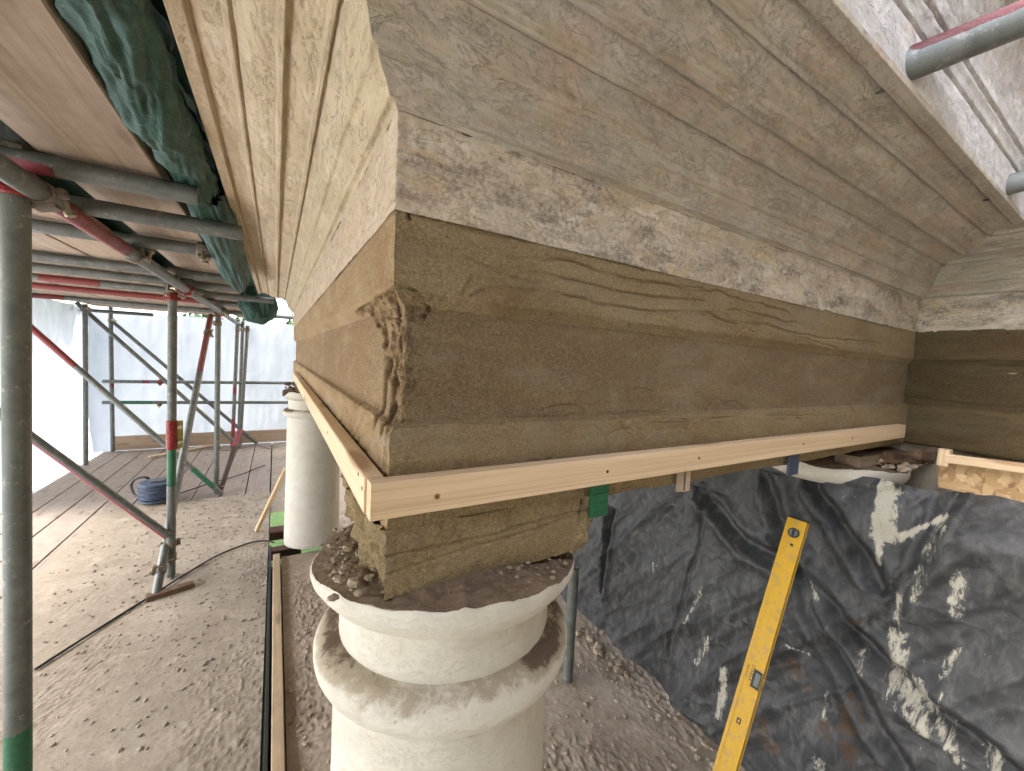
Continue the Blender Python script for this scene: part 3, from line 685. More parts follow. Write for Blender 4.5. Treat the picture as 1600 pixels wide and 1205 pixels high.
# ------------------------------------------------------------------ columns
def column(name, label, ax, ay, zrim, zbot, nth=220, th0=0.0, th1=2 * math.pi, seed=0, amp=1.0, rubble=True, taper=.012, rimz=None, only=None):
    t = thing(name, label, 'column', (ax, ay, 0))
    th = np.linspace(th0, th1, nth, endpoint=abs(th1 - th0) < 6.2)
    def jagf(a): return fbm(np.stack([np.cos(a) * .22, np.sin(a) * .22, np.full(len(a), float(seed))], -1), 13, 5, seed + 3, .8) * .0026 - .0015
    wrap = abs(th1 - th0) > 6.2
    prof = [(.2255, 0), (.2275, -.006), (.228, -.018), (.2265, -.032), (.221, -.046), (.211, -.058), (.199, -.066), (.189, -.071), (.1855, -.074)]
    neck = [(.1850, -.080), (.1845, -.11), (.1845, -.138), (.185, -.142)]
    tor = [(.190, -.1435)] + [(.190 + .033 * math.sin(a), -.1745 + .031 * math.cos(a)) for a in np.linspace(.12, math.pi - .1, 22)] + [(.1925, -.206), (.1925, -.2095), (.190, -.212)]
    sh = [(.1905, -.23)] + [(.1905 + taper * k / 14, -.23 - (zbot) * k / 14) for k in range(1, 15)]
    for nm, pr, step in (('echinus', prof, .004), ('neck', [prof[-1]] + neck, .005), ('astragal', [neck[-1]] + tor, .0045), ('shaft', [tor[-1]] + sh, .02)):
        if only and nm not in only: continue
        pr = densify(pr, step); P = np.zeros((len(th), len(pr), 3))
        R = np.broadcast_to(pr[:, 0], P.shape[:2]).copy(); Zv = np.broadcast_to(pr[:, 1], P.shape[:2]).copy()
        ct, st = np.cos(th)[:, None], np.sin(th)[:, None]
        q = np.stack([R * ct, R * st, Zv + seed], -1)
        if nm == 'echinus':
            rz = (rimz(th) if rimz else np.zeros(len(th)))[:, None]
            jag = jagf(th)[:, None]
            kk = np.clip(1 + pr[None, :, 1] / .045, 0, 1); Zv = Zv + (rz + jag) * kk
        R = R + (fbm(q, 6, 2, seed) * .0010 + fbm(q, 45, 3, seed + 7) * .0005 + fbm(q, 140, 2, seed + 9) * .0003) * amp
        P[..., 0] = ax + R * ct; P[..., 1] = ay + R * st; P[..., 2] = zrim + Zv
        dirt = np.zeros(P.shape[:2])
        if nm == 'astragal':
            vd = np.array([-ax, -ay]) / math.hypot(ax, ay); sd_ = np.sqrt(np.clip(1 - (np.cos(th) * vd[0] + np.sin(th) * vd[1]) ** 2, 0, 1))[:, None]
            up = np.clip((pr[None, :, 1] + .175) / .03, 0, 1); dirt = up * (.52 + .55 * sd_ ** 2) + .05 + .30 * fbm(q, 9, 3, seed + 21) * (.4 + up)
        if nm == 'echinus': dirt = np.broadcast_to(np.clip(1 + pr[None, :, 1] / .010, 0, 1) * .25, P.shape[:2]).copy()
        if nm == 'shaft': dirt = np.broadcast_to(sstep(-zbot * .93, -zbot * 1.02, pr[None, :, 1] + .21) * .45, P.shape[:2]).copy()
        grid(nm, P, M['white'], t, attrs={'dirt': dirt}, flip=True, wrap=wrap)
    if rubble:
        nr = 90; rv = np.linspace(.004, .2262, nr); P = np.zeros((len(th), nr, 3)); ct, st = np.cos(th)[:, None], np.sin(th)[:, None]
        P[..., 0] = ax + rv * ct; P[..., 1] = ay + rv * st
        q = np.stack([rv * ct, rv * st, np.zeros(P.shape[:2])], -1)
        rz = (rimz(th) if rimz else np.zeros(len(th)))[:, None]
        jg = jagf(th)[:, None]; Zv = .012 * (1 - (rv / .226)[None] ** 2) + (rz + jg) * (rv / .226)[None] ** 2
        ed = sstep(.226, .20, rv)[None]
        Zv = Zv + (fbm(q, 12, 3, seed + 30) * .004 + np.maximum(0, fbm(q, 60, 3, seed + 33)) * .005 + fbm(q, 160, 3, seed + 36) * .0022) * (.12 + .88 * ed)
        P[..., 2] = zrim + Zv
        grid('broken_top', P, M['rubble'], t, wrap=wrap, flip=True)
    return t
def rim1(th):   # the rim has broken away lower towards the left and right
    v = np.array([-.278, -.66]) / .716; c = np.cos(th) * v[0] + np.sin(th) * v[1]; sgn = np.cos(th) * v[1] - np.sin(th) * v[0]
    return -.030 * (1 - np.clip(c, 0, 1)) - .006
column('corner_column', 'cream painted corner column with broken capital under the mortar block', .278, .66, H - .314, 1.3, 320, seed=3, rimz=rim1)
column('far_column', 'white round column at the far end of the portico', .272, 3.52, H - .314, .985, 120, seed=13, rimz=lambda th: .02 * np.sin(th * 3 + 1) + .012 * np.sin(th * 7) - .012)
pts_f = [(.272 + .2 * math.cos(a_) * r_, 3.52 + .2 * math.sin(a_) * r_, H - .305 + .05 * q_) for a_, r_, q_ in [(random.random() * 6.28, math.sqrt(random.random()) * 1.05, random.random()) for k in range(160)]]
column('engaged_column', 'white half column capital against the house wall above black sheet', 1.85, .67, H - .306, .9, 160, seed=23, rimz=lambda th: -.004 + .004 * np.sin(th * 5), only=('echinus',))

# rubble crumbs
CRUMB_LABEL = {'capital_rubble': 'brown rubble on the broken top of the far column', 'mortar_crumbs': 'fine mortar crumbs scattered on the corner column top', 'mortar_lumps': 'mortar lumps heaped at the left of the corner column top',
    'corner_rubble': 'loose rubble on the half column by the rotten lintel', 'floor_crumbs': 'mortar crumbs scattered over the dusty plywood', 'dirt_crumbs': 'small dirt clods on the floor beside the corner column', 'dirt_stones': 'pale stones along the foot of the black sheet'}
def crumbs(name, pts, rmin, rmax, mat, seed=0, flat=.7):
    rg = random.Random(seed); V = []; F = []
    ph = 1.618; base = [(x / 1.9, y / 1.9, z / 1.9) for x, y, z in ((-1, ph, 0), (1, ph, 0), (-1, -ph, 0), (1, -ph, 0), (0, -1, ph), (0, 1, ph), (0, -1, -ph), (0, 1, -ph), (ph, 0, -1), (ph, 0, 1), (-ph, 0, -1), (-ph, 0, 1))]
    fc = [(0, 11, 5), (0, 5, 1), (0, 1, 7), (0, 7, 10), (0, 10, 11), (1, 5, 9), (5, 11, 4), (11, 10, 2), (10, 7, 6), (7, 1, 8), (3, 9, 4), (3, 4, 2), (3, 2, 6), (3, 6, 8), (3, 8, 9), (4, 9, 5), (2, 4, 11), (6, 2, 10), (8, 6, 7), (9, 8, 1)]
    for p in pts:
        r = rmin + (rmax - rmin) * rg.random() ** 3; k = len(V); a = rg.random() * 6.28; c_, s_ = math.cos(a), math.sin(a)
        for bx, by, bz in base:
            x, y, z = (bx * rg.uniform(.8, 1.15) + rg.uniform(-.15, .15)) * r * 1.2, (by * rg.uniform(.8, 1.15) + rg.uniform(-.15, .15)) * r, (bz * rg.uniform(.8, 1.1)) * r * flat
            V.append((p[0] + c_ * x - s_ * y, p[1] + s_ * x + c_ * y, p[2] + z))
        F += [(i + k, j + k, l + k) for i, j, l in fc]
    o = pymesh(name, V, F, mat); return tag(o, CRUMB_LABEL[name], 'rubble', kind='stuff')
crumbs('capital_rubble', pts_f, .012, .04, M['rubble'], 8)
rg = random.Random(3); pts = []
for k in range(900):
    a = rg.uniform(0, 6.28); r = .218 * math.sqrt(rg.random()); x, y = .278 + r * math.cos(a), .66 + r * math.sin(a)
    pts.append((x, y, H - .314 + .012 * (1 - (r / .226) ** 2) - .03 * (r / .226) ** 2 * (.6) + .002))
o = crumbs('mortar_crumbs', pts, .001, .0055, M['crumb'], 4)
pts = []
for k in range(80):
    t_ = rg.random(); pts.append((.085 + .10 * rg.random() - .02, .52 + .16 * rg.random(), H - .322 + .02 * rg.random()))
crumbs('mortar_lumps', pts, .0025, .010, M['crumb'], 6)

# ------------------------------------------------------------------ battens screwed round the corner
def screw(parent, p, nrm, r=.0042, head=True):
    n = Vector(nrm); q = n.to_track_quat('Z', 'Y')
    bm = bmesh.new()
    bmesh.ops.create_cone(bm, cap_ends=True, segments=20, radius1=r, radius2=r * .93, depth=.0012)
    for v in bm.verts: v.co = q @ v.co + Vector(p) + n * .0004
    o = bm_obj('screw', bm, M['brass'] if head else M['hole'], parent)
    if head:
        w_, l_ = r * .13, r * .62; Rz = Matrix.Rotation(.6, 3, 'Z')
        pl = [(w_, w_), (w_, l_), (-w_, l_), (-w_, w_), (-l_, w_), (-l_, -w_), (-w_, -w_), (-w_, -l_), (w_, -l_), (w_, -w_), (l_, -w_), (l_, w_)]
        pymesh('slot', [q @ (Rz @ Vector((a, b, 0))) + Vector(p) + n * .0013 for a, b in pl], [tuple(range(12))], M['hole'], o)
    return o
bt = thing('timber_batten', 'long planed pine batten screwed along the side face of the mortar', 'batten', at(700, 780, Y=.4755))
YF = .4755
a_t, a_b, e_t, e_b = at(580, 757, Y=YF), at(580, 816, Y=YF), at(1416, 664, Y=YF), at(1416, 684, Y=YF)
hb = .046
zc0, zc1 = (a_t.z + a_b.z) / 2, (e_t.z + e_b.z) / 2
hb = ((a_t.z - a_b.z) + (e_t.z - e_b.z)) / 2
beam('board', (a_t.x, YF + .0123, zc0), (e_t.x, YF + .0123, zc1), .0245, hb, M['batten'], bt, n=24, warp=.0008)
for (px, py, hd) in ((683, 776, True), (949, 737, False), (1092, 716, False), (1255, 694, False), (1332, 685, False)):
    p = at(px, py, Y=YF); screw(bt, (p.x, YF + .0004, p.z), (0, -1, 0), .0042 if hd else .0030, hd)
bt2 = thing('timber_batten', 'pine batten running away along the front face of the mortar', 'batten', (x0 - .0125, 1.2, H - .19))
XF = x0 - .0255
f_t, f_b = at(580, 757, X=XF), at(580, 816, X=XF)
beam('board', (XF + .0125, YF + .0262, zc0 - .0005), (XF + .0125, 2.95, zc0 + .012), .0245, hb, M['batten'], bt2, n=24, warp=.0008, seed=2)
for (px, py) in ((566, 763), (560, 741), (512, 676)):
    p = at(px, py, X=XF); screw(bt2, (XF + .0004, p.y, p.z), (-1, 0, 0), .003, False)

# packers wedged under the batten
def packer(name, label, px0, px1, py0, py1, mat, ribs=0, Y=.488, cat='packer'):
    t = thing(name, label, cat, at((px0 + px1) / 2, py1, Y=Y))
    a, b = at(px0, py0, Y=Y), at(px1, py1, Y=Y)
    box('body', ((a.x + b.x) / 2, Y + .003, (a.z + b.z) / 2), (abs(b.x - a.x), .006, abs(a.z - b.z)), mat, t, bevel=.0008)
    for k in range(ribs):
        zq = b.z + (a.z - b.z) * (k + .5) / ribs
        box('rib', ((a.x + b.x) / 2, Y - .0008, zq), (abs(b.x - a.x) * .8, .002, .0035), mat, t, bevel=.0005)
    return t
pg = packer('plastic_packer', 'green plastic packer wedged under the pine batten', 927, 949, 738, 805, M['green'], 5)
packer('plastic_packer', 'slate blue plastic packer hanging under the far batten end', 1236, 1247, 700, 741, M['blue'], 0)
tw = thing('wood_packer', 'small brown wooden packer under the batten middle', 'packer', at(1069, 767, Y=.488))
for dx in (0, 8):
    a, b = at(1063 + dx, 722, Y=.488), at(1069.6 + dx, 767, Y=.488)
    beam('strip', ((a.x + b.x) / 2, .491, b.z), ((a.x + b.x) / 2, .491, a.z), b.x - a.x, .006, M['oldwood'], tw, up=(0, 1, 0))

# rotten timber ends and loose laths in the broken inner corner
rt = thing('rotten_lintel', 'dark rotten broken timber lintel in the inner corner above the sheet', 'timber', (1.86, .62, H - .26))
for k, (a, b, wd, hh) in enumerate((((1.70, .56, H - .285), (2.0, .50, H - .275), .08, .035), ((1.72, .60, H - .255), (2.0, .58, H - .252), .07, .02), ((1.80, .47, H - .272), (2.0, .44, H - .268), .05, .03), ((1.86, .43, H - .25), (2.01, .42, H - .25), .03, .03))):
    o = beam('timber_end', a, b, wd, hh, M['rotten'], rt, n=12, warp=.006, seed=k)
    for v in o.data.vertices:
        f = vn(np.array([[v.co.x * 40, v.co.y * 40, v.co.z * 40]]), k)[0]; v.co += Vector((f * .006, f * .004, f * .007))
pts = [(1.72 + .26 * rg.random(), .42 + .16 * rg.random(), H - .292 + .012 * rg.random()) for k in range(160)]
crumbs('corner_rubble', pts, .003, .014, M['crumb'], 12)

# strand-board box below the wall cornice
ob = thing('strand_board', 'strand board panel with pine rail under the wall cornice', 'board', at(1540, 740, X=1.75))
XO = 1.78
a, b, c2, d2 = at(1466, 712, X=XO), at(1466, 761, X=XO), at(1640, 742, X=XO), at(1640, 800, X=XO)
o = pymesh('panel', [(XO, a.y, a.z), (XO, b.y, b.z), (XO, d2.y, d2.z), (XO, c2.y, c2.z), (XO + .018, a.y, a.z), (XO + .018, b.y, b.z), (XO + .018, d2.y, d2.z), (XO + .018, c2.y, c2.z)],
           [(0, 1, 2, 3), (7, 6, 5, 4), (0, 4, 5, 1), (1, 5, 6, 2), (3, 2, 6, 7), (0, 3, 7, 4)], M['osb'], ob)
a, b = at(1478, 716, X=XO - .02), at(1640, 737, X=XO - .02)
beam('rail', a, b, .022, .026, M['batten'], ob, n=4)
a, b = at(1467, 706, X=XO - .02), at(1466, 726, X=XO - .02)
beam('end_block', (XO - .012, a.y - .012, b.z), (XO - .012, a.y - .012, a.z + .01), .034, .026, M['batten'], ob, up=(0, 1, 0))

# ------------------------------------------------------------------ black polythene over the doorway
def sheet_x(Y, Z):
    """surface of the draped sheet: hangs from the soffit, wraps the half column, bellies to the floor"""
    zr = Z - H
    X = 1.66 - .05 * sstep(-.5, -1.5, zr)
    top = sstep(-.46, -.30, zr); X = X + top * (.02 + .12 * sstep(.55, .2, Y) + .16 * sstep(.95, 1.5, Y))
    X = X + .05 * sstep(.8, 1.8, Y) * (1 - top)
    Q = np.stack([Y, Z, np.zeros_like(Y)], -1)
    # diagonal drag folds
    tq = (Y * .62 - zr * .78); ac = (Y * .78 + zr * .62)
    F = np.stack([ac, tq, np.zeros_like(Y)], -1)
    n1 = 1 - np.abs(fbm(F, (4.6, .9, 1), 3, 501)); n2 = 1 - np.abs(fbm(F, (13, 1.6, 1), 3, 505))
    n3 = np.clip(1 - np.abs(fbm(F, (22, 5, 1), 3, 521)) * 2.2, 0, 1) ** 2; n4 = np.clip(1 - np.abs(fbm(Q, (9, 12, 1), 3, 525)) * 3, 0, 1) ** 3
    X = X - .040 * (n1 - .6) - .010 * (n2 - .6) - .004 * fbm(Q, (9, 5, 1), 3, 509) - .0026 * n3 - .0018 * n4 - .0012 * fbm(Q, (60, 40, 1), 3, 513)
    for pl, dp, wd in CREASES:
        d = pdist(Y + .012 * fbm(Q, (8, 8, 1), 2, 517), zr, [pl]); X = X + dp * np.exp(-(d / wd) ** 2) - dp * .55 * np.exp(-((d - 2.0 * wd) / wd) ** 2)
    return X
def cre(pts): 
    o = [at(a, b, X=1.62) for a, b in pts]; return np.array([(p.y, p.z - H) for p in o])
CREASES = [(cre([(1080, 770), (1150, 850), (1240, 890), (1330, 1000), (1420, 1090), (1600, 1230)]), .040, .028),
           (cre([(1250, 745), (1310, 830), (1380, 930)]), .035, .022), (cre([(1090, 760), (1085, 860), (1040, 1030)]), .012, .010),
           (cre([(1180, 745), (1215, 830), (1260, 960), (1340, 1090), (1420, 1205)]), .030, .024),
           (cre([(948, 800), (936, 870), (930, 930)]), .05, .018), (cre([(1250, 742), (1350, 762), (1470, 752)]), -.010, .014), (cre([(1480, 760), (1440, 850), (1400, 960)]), .018, .016)]
nY, nZ = 430, 330
Yv = np.linspace(2.15, -.35, nY)
P = np.zeros((nY, nZ, 3)); tv = np.linspace(0, 1, nZ)
ztop = H - .275 - .055 * np.sin(np.clip((Yv + .1) / 1.0, 0, 1) * math.pi) + .035 * sstep(.9, 1.6, Yv) + .006 * np.sin(Yv * 31)
zbot = -.012 + .01 * np.sin(Yv * 9)
P[..., 1] = Yv[:, None]; P[..., 2] = ztop[:, None] + (zbot - ztop)[:, None] * tv
P[..., 0] = sheet_x(P[..., 1], P[..., 2])
# skirt flares a little on the floor
# painted-on plaster splashes (soft masks that the material breaks up)
SPN = fbm(np.stack([P[..., 1], P[..., 2], P[..., 1] * 0], -1), (38, 16, 1), 3, 540)
def caps(lst):
    Mk = np.zeros(P.shape[:2])
    for pts_, r, a_ in lst:
        l = cre(pts_); wob = .35 * r; l = np.array([(a + wob * math.sin(7 * i + a * 90), z_ + wob * math.cos(5 * i + z_ * 70)) for i, (a, z_) in enumerate(l)]); d = pdist(P[..., 1], P[..., 2] - H, [l]) if len(l) > 1 else np.hypot(P[..., 1] - l[0, 0], P[..., 2] - H - l[0, 1])
        Mk = np.maximum(Mk, a_ * np.clip(1.15 - d * (1 + .45 * SPN) / r, 0, 1))
    return Mk
paint = caps([([(1383, 775), (1383, 835), (1390, 842)], .048, 1.0), ([(1390, 845), (1420, 835), (1460, 815)], .013, .85), ([(1374, 840), (1370, 885)], .016, .8),
              ([(1462, 822), (1440, 880), (1425, 950)], .022, .52), ([(1400, 930), (1395, 980)], .012, .65), ([(1490, 905), (1485, 960)], .024, .62),
              ([(1390, 985), (1380, 1040), (1410, 1090), (1430, 1140)], .055, .66), ([(1440, 1080), (1460, 1110), (1490, 1190)], .036, .66), ([(1135, 1050), (1122, 1115)], .028, .80),
              ([(1102, 1000), (1090, 1040)], .024, .62), ([(1255, 915), (1268, 940)], .012, .72), ([(1225, 1010), (1262, 1030)], .007, .8), ([(1340, 1030), (1345, 1060)], .020, .6),
              ([(1095, 920), (1070, 975)], .012, .55), ([(1485, 1020), (1470, 1060)], .018, .6), ([(1540, 1180), (1560, 1205)], .03, .6), ([(1280, 1180), (1285, 1205)], .03, .62), ([(1285, 1085), (1282, 1125)], .016, .6), ([(1012, 885), (1014, 892)], .016, .62)])
rust = caps([([(1190, 1110), (1200, 1150), (1225, 1170)], .085, .9), ([(1315, 1100), (1318, 1180)], .06, .9), ([(1285, 1130), (1290, 1150)], .04, .8), ([(1215, 1030), (1255, 1075)], .05, .75), ([(1335, 965), (1330, 975)], .03, .7), ([(1180, 975)], .03, .7)]) 
# ragged left edge: pull the first columns about
P[:40, :, 1] += (np.linspace(1, 0, 40)[:, None] * (fbm(P[:40], 5, 3, 520) * .06))
bs = grid('polythene_sheet', P, M['poly'], uv=np.stack([P[..., 1], P[..., 2]], -1), attrs={'paint': paint, 'rust': rust})
tag(bs, 'creased black polythene sheet splashed with plaster hanging over the doorway', 'sheet')

# ------------------------------------------------------------------ spirit level leaning on the sheet
lt, lb = at(1250, 812, X=1.545), at(1134, 1210, X=1.205)
dirv = (lb - lt).normalized(); k = (.006 - lt.z) / dirv.z; lb = lt + dirv * k
ll = (lb - lt).length
lv = thing('spirit_level', 'yellow spirit level leaning against the black sheet', 'spirit level', lb)
ax_l = (lt - lb).normalized(); ax_w = Vector((.10, -1, 0)); ax_w = (ax_w - ax_l * ax_w.dot(ax_l)).normalized(); ax_n = ax_w.cross(ax_l).normalized()
if ax_n.x > 0: ax_n = -ax_n
Rl = Matrix((ax_l, ax_w, ax_n)).transposed()
def lbox(name, l, wv, nv, sz, mat, parent, bevel=.001): return box(name, lb + ax_l * l + ax_w * wv + ax_n * nv, sz, mat, parent, Rl, bevel)
LW = .054
web = lbox('body', ll / 2, 0, .012, (ll - .006, LW - .004, .021), M['yellow'], lv, .0015)
for s_ in (-1, 1): lbox('flange', ll / 2, s_ * (LW / 2 - .0035), .012, (ll - .004, .007, .0255), M['yellow'], lv, .0012)
for l_ in (.0025, ll - .0025): lbox('end_cap', l_, 0, .012, (.006, LW + .001, .0265), M['black'], lv, .001)
def disc(name, l, wv, nv, r, depth, mat, parent, seg=28, sx=1.0):
    bm = bmesh.new(); bmesh.ops.create_cone(bm, cap_ends=True, segments=seg, radius1=r, radius2=r, depth=depth)
    for v in bm.verts: v.co = Rl @ Vector((v.co.x, v.co.y * sx, v.co.z)) + lb + ax_l * l + ax_w * wv + ax_n * nv
    return bm_obj(name, bm, mat, parent)
v_ = disc('end_vial', ll - .052, 0, .0235, .0165, .004, M['black'], lv); disc('vial_glass', ll - .052, 0, .0262, .0125, .002, M['vial'], v_)
lbox('tube_mark', ll - .052, 0, .0277, (.022, .007, .0016), M['black'], v_, .0004)
disc('hang_hole', ll - .092, .004, .0228, .0048, .001, M['hole'], lv)
lm = ll * .545
v_ = lbox('centre_vial', lm, LW / 2 - .012, .0245, (.05, .022, .004), M['black'], lv); lbox('vial_glass', lm, LW / 2 - .010, .0268, (.038, .013, .002), M['vial'], v_, .0004)
def text_on(body, l, wv, nv, size, parent, mat, along=-1):
    cu = bpy.data.curves.new('lettering', 'FONT'); cu.body = body; cu.size = size; cu.extrude = .0001; cu.align_x = 'CENTER'; cu.align_y = 'CENTER'
    to = bpy.data.objects.new('tmp', cu); COL.objects.link(to); bpy.context.view_layer.update()
    me = bpy.data.meshes.new_from_object(to.evaluated_get(bpy.context.evaluated_depsgraph_get())); bpy.data.objects.remove(to); me.name = 'lettering'
    for v in me.vertices:
        v.co = lb + ax_l * (l + along * v.co.x) + ax_w * (wv + along * v.co.y * (1 if ax_l.cross(ax_w).dot(ax_n) > 0 else -1)) + ax_n * (nv + v.co.z)
    return link('lettering', me, mat, parent)
text_on('STABILA', lm + .01, -.003, .0228, .0135, lv, M['mark'])
text_on('Made in Germany', lm + .01, -.014, .0228, .0055, lv, M['mark'])
lbox('printed_mark', lm - .135, .0, .0227, (.016, .012, .0006), M['mark'], lv, 0); lbox('printed_symbol', lm - .135, .0, .0231, (.008, .005, .0006), M['yellow'], lv, 0)

# ------------------------------------------------------------------ scaffold tubes
RT = .02415
RED, GRN, PNK = (.20, .03, .028), (.02, .125, .06), (.25, .045, .06)
def tube(name, label, p0, p1, paints=(), cat='scaffold tube', group=None, n=70, seg=22, r=RT):
    """paints: (t0, t1, rgb, side) ; side 0 = all round, -1 = underside, 1 = top only"""
    p0, p1 = Vector(p0), Vector(p1)
    t = thing(name, label, cat, p0, group)
    d = (p1 - p0).normalized(); a = d.orthogonal().normalized(); up = Vector((0, 0, 1)); 
    if abs(d.z) < .95: a = (up - d * up.dot(d)).normalized()
    b = d.cross(a); L = (p1 - p0).length
    ts = [min(.07 / L, .3), 0, 0] + list(np.linspace(.002 / L, 1 - .002 / L, n)) + [1, 1, 1 - min(.07 / L, .3)]
    rs = [r - .004, r - .004, r - .001] + [r] * n + [r - .001, r - .004, r - .004]
    ts = [ts[0]] + ts + [ts[-1]]; rs = [1e-4] + rs + [1e-4]
    th = np.linspace(0, 2 * math.pi, seg, endpoint=False)
    P = np.zeros((seg, len(ts), 3)); C = np.zeros((seg, len(ts), 4))
    A, B, D0, D1 = np.array(a), np.array(b), np.array(p0), np.array(p1)
    for j, (tt, rr_) in enumerate(zip(ts, rs)):
        c = D0 + (D1 - D0) * tt
        P[:, j] = c + rr_ * (np.cos(th)[:, None] * A + np.sin(th)[:, None] * B)
        for (t0, t1, col, side) in paints:
            fz = .012 / L
            m_ = sstep(t0 - fz, t0 + fz, tt) * sstep(t1 + fz, t1 - fz, tt)
            s_ = np.ones(seg) if side == 0 else sstep(-.1, .5, side * np.cos(th))
            mm = m_ * s_
            C[:, j, :3] = np.where(mm[:, None] > .02, np.array(col), C[:, j, :3]); C[:, j, 3] = np.maximum(C[:, j, 3], mm)
    o = grid('tube', P, M['tube'], t, attrs={'paint': C}, wrap=True)
    t['_d'] = 0
    del t['_d']
    return t
def coupler(parent, pos, axis, other, mat='coupler', seed=0, sc_=1.0):
    """pressed-steel clamp: two half shells round the tube, hinge lug, flap and bolt; a second shell holds the crossing tube"""
    rgc = random.Random(seed); pos = Vector(pos); ax_ = Vector(axis).normalized(); ot = Vector(other); ot = (ot - ax_ * ot.dot(ax_)).normalized(); th_ = ax_.cross(ot).normalized()
    R3 = Matrix((ot, th_, ax_)).transposed()
    bm = bmesh.new(); ro, ri, hh = .0305 * sc_, .0246, .024 * sc_; seg = 20
    rings = []
    for rr_, zz_ in ((ri, -hh), (ro - .002, -hh), (ro, -hh + .004), (ro, hh - .004), (ro - .002, hh), (ri, hh)):
        rings.append([bm.verts.new(R3 @ Vector((rr_ * math.cos(2 * math.pi * k_ / seg), rr_ * math.sin(2 * math.pi * k_ / seg), zz_)) + pos) for k_ in range(seg)])
    for r0, r1 in zip(rings, rings[1:]):
        for k_ in range(seg): bm.faces.new((r0[k_], r0[(k_+1) % seg], r1[(k_+1) % seg], r1[k_]))
    o = bm_obj('coupler', bm, M[mat], parent)
    box('lug', pos + R3 @ Vector((.0, .036 * sc_, 0)), (.016, .022, .036), M[mat], o, R3, .003)
    box('hinge', pos + R3 @ Vector((.002, -.036 * sc_, 0)), (.022, .018, .030), M[mat], o, R3, .003)
    box('saddle', pos + R3 @ Vector((.032 * sc_, 0, 0)), (.012, .042, .040), M[mat], o, R3, .003)
    for (cx, cy, cz, ln) in ((.012, .044 * sc_, 0, .052), (.034, -.036 * sc_, .0, .03)):
        bm = bmesh.new(); rings = []
        for rr_, hz in ((.0005, -ln / 2), (.0055, -ln / 2), (.0055, ln * .3), (.0115, ln * .3 + .0005), (.0115, ln * .3 + .012), (.009, ln * .3 + .0135), (.0005, ln * .3 + .0135)):
            rings.append([bm.verts.new(R3 @ (Vector((hz + cx, cy + rr_ * math.cos(math.pi * k_ / 3), cz + rr_ * math.sin(math.pi * k_ / 3)))) + pos) for k_ in range(6)])
        for r0, r1 in zip(rings, rings[1:]):
            for k_ in range(6): bm.faces.new((r0[k_], r0[(k_+1) % 6], r1[(k_+1) % 6], r1[k_]))
        bm_obj('bolt', bm, M['bolt'], o)
    return o
V3 = Vector
zt = H + .40; zl = H + .348; zb = H + .428
XI = -.55
# standards
def upright(label, foot, head, zlo, zhi, paints=(), name='scaffold_standard'):
    foot, head = Vector(foot), Vector(head); d = (head - foot); 
    p0 = foot + d * ((zlo - foot.z) / d.z); p1 = foot + d * ((zhi - foot.z) / d.z)
    return tube(name, label, p0, p1, paints, 'scaffold pole'), p0, p1
s1, a1, b1 = upright('nearest thick scaffold standard at the left picture edge', at(28, 1100, Y=1.43), at(25, 300, Y=1.43), 0, H + .62, ((.0, .26, GRN, 0),))
coupler(s1, a1.lerp(b1, (zl + .005 - a1.z) / (b1.z - a1.z)), (0, 0, 1), (1, -.5, 0), 'redcoupler', 1, 1.15)
coupler(s1, a1.lerp(b1, (zt + .02 - a1.z) / (b1.z - a1.z)), (0, 0, 1), (1, .3, 0), 'coupler', 2)
s2, a2, b2 = upright('scaffold standard with red and yellow sleeve above a green painted band', at(267, 903, Z=0), at(270, 440, Y=3.32), 0.012, H + .42, ())
bpy.data.objects.remove(s2.children[0])
bpy.data.objects.remove(s2)
L2 = (b2 - a2).length
def tz(a, b, px, py, Yv_): return (at(px, py, Y=Yv_).z - a.z) / (b.z - a.z)
s2 = tube('scaffold_standard', 'scaffold standard with red and yellow sleeve above a green painted band', a2, b2, ((tz(a2, b2, 268, 758, 3.3), tz(a2, b2, 268, 697, 3.3), GRN, 0),), 'scaffold pole')
pj = a2.lerp(b2, tz(a2, b2, 268, 680, 3.3))
sl = link('sleeve', pipe_mesh('sleeve', [pj - V3((0, 0, .095)), pj - V3((0, 0, .09)), pj + V3((0, 0, .09)), pj + V3((0, 0, .095))], [.027, .0295, .0295, .027], 20), M['redcoupler'], s2)
box('sleeve_flange', pj + V3((.040, .010, 0)), (.030, .022, .18), M['yellowzinc'], sl, Matrix.Rotation(.3, 3, 'Z'), .003)
for dz in (-.05, .05):
    bm = bmesh.new(); bmesh.ops.create_cone(bm, cap_ends=True, segments=8, radius1=.014, radius2=.012, depth=.022)
    for v in bm.verts: v.co = Matrix.Rotation(math.pi / 2, 3, 'X') @ v.co + pj + V3((.042, -.012, dz))
    bm_obj('bolt', bm, M['bolt'], sl)
for dz in (-.065, -.03, .005, .04, .072):
    bm = bmesh.new(); bmesh.ops.create_cone(bm, cap_ends=True, segments=10, radius1=.007, radius2=.005, depth=.004)
    for v in bm.verts: v.co = Matrix.Rotation(math.pi / 2, 3, 'X') @ v.co + pj + V3((-.004, -.0305, dz))
    bm_obj('rivet', bm, M['redcoupler'], sl)
coupler(s2, a2.lerp(b2, (zl - a2.z) / (b2.z - a2.z)), (0, 0, 1), (1, -.6, 0), 'coupler', 3, 1.1)
coupler(s2, a2.lerp(b2, (zl - .05 - a2.z) / (b2.z - a2.z)), (0, 0, 1), (.4, -1, 0), 'redcoupler', 4)
coupler(s2, a2 + V3((0, 0, .13)), (0, 0, 1), (-1, -.2, 0), 'coupler', 5); coupler(s2, a2.lerp(b2, tz(a2, b2, 265, 850, 3.3)), (0, 0, 1), (-.2, 1, 0), 'coupler', 6)
s3, a3, b3 = upright('grey scaffold standard just right of the leaning brace', at(338, 770, Z=0), at(341, 500, Y=5.07), 0.0, H + .42)
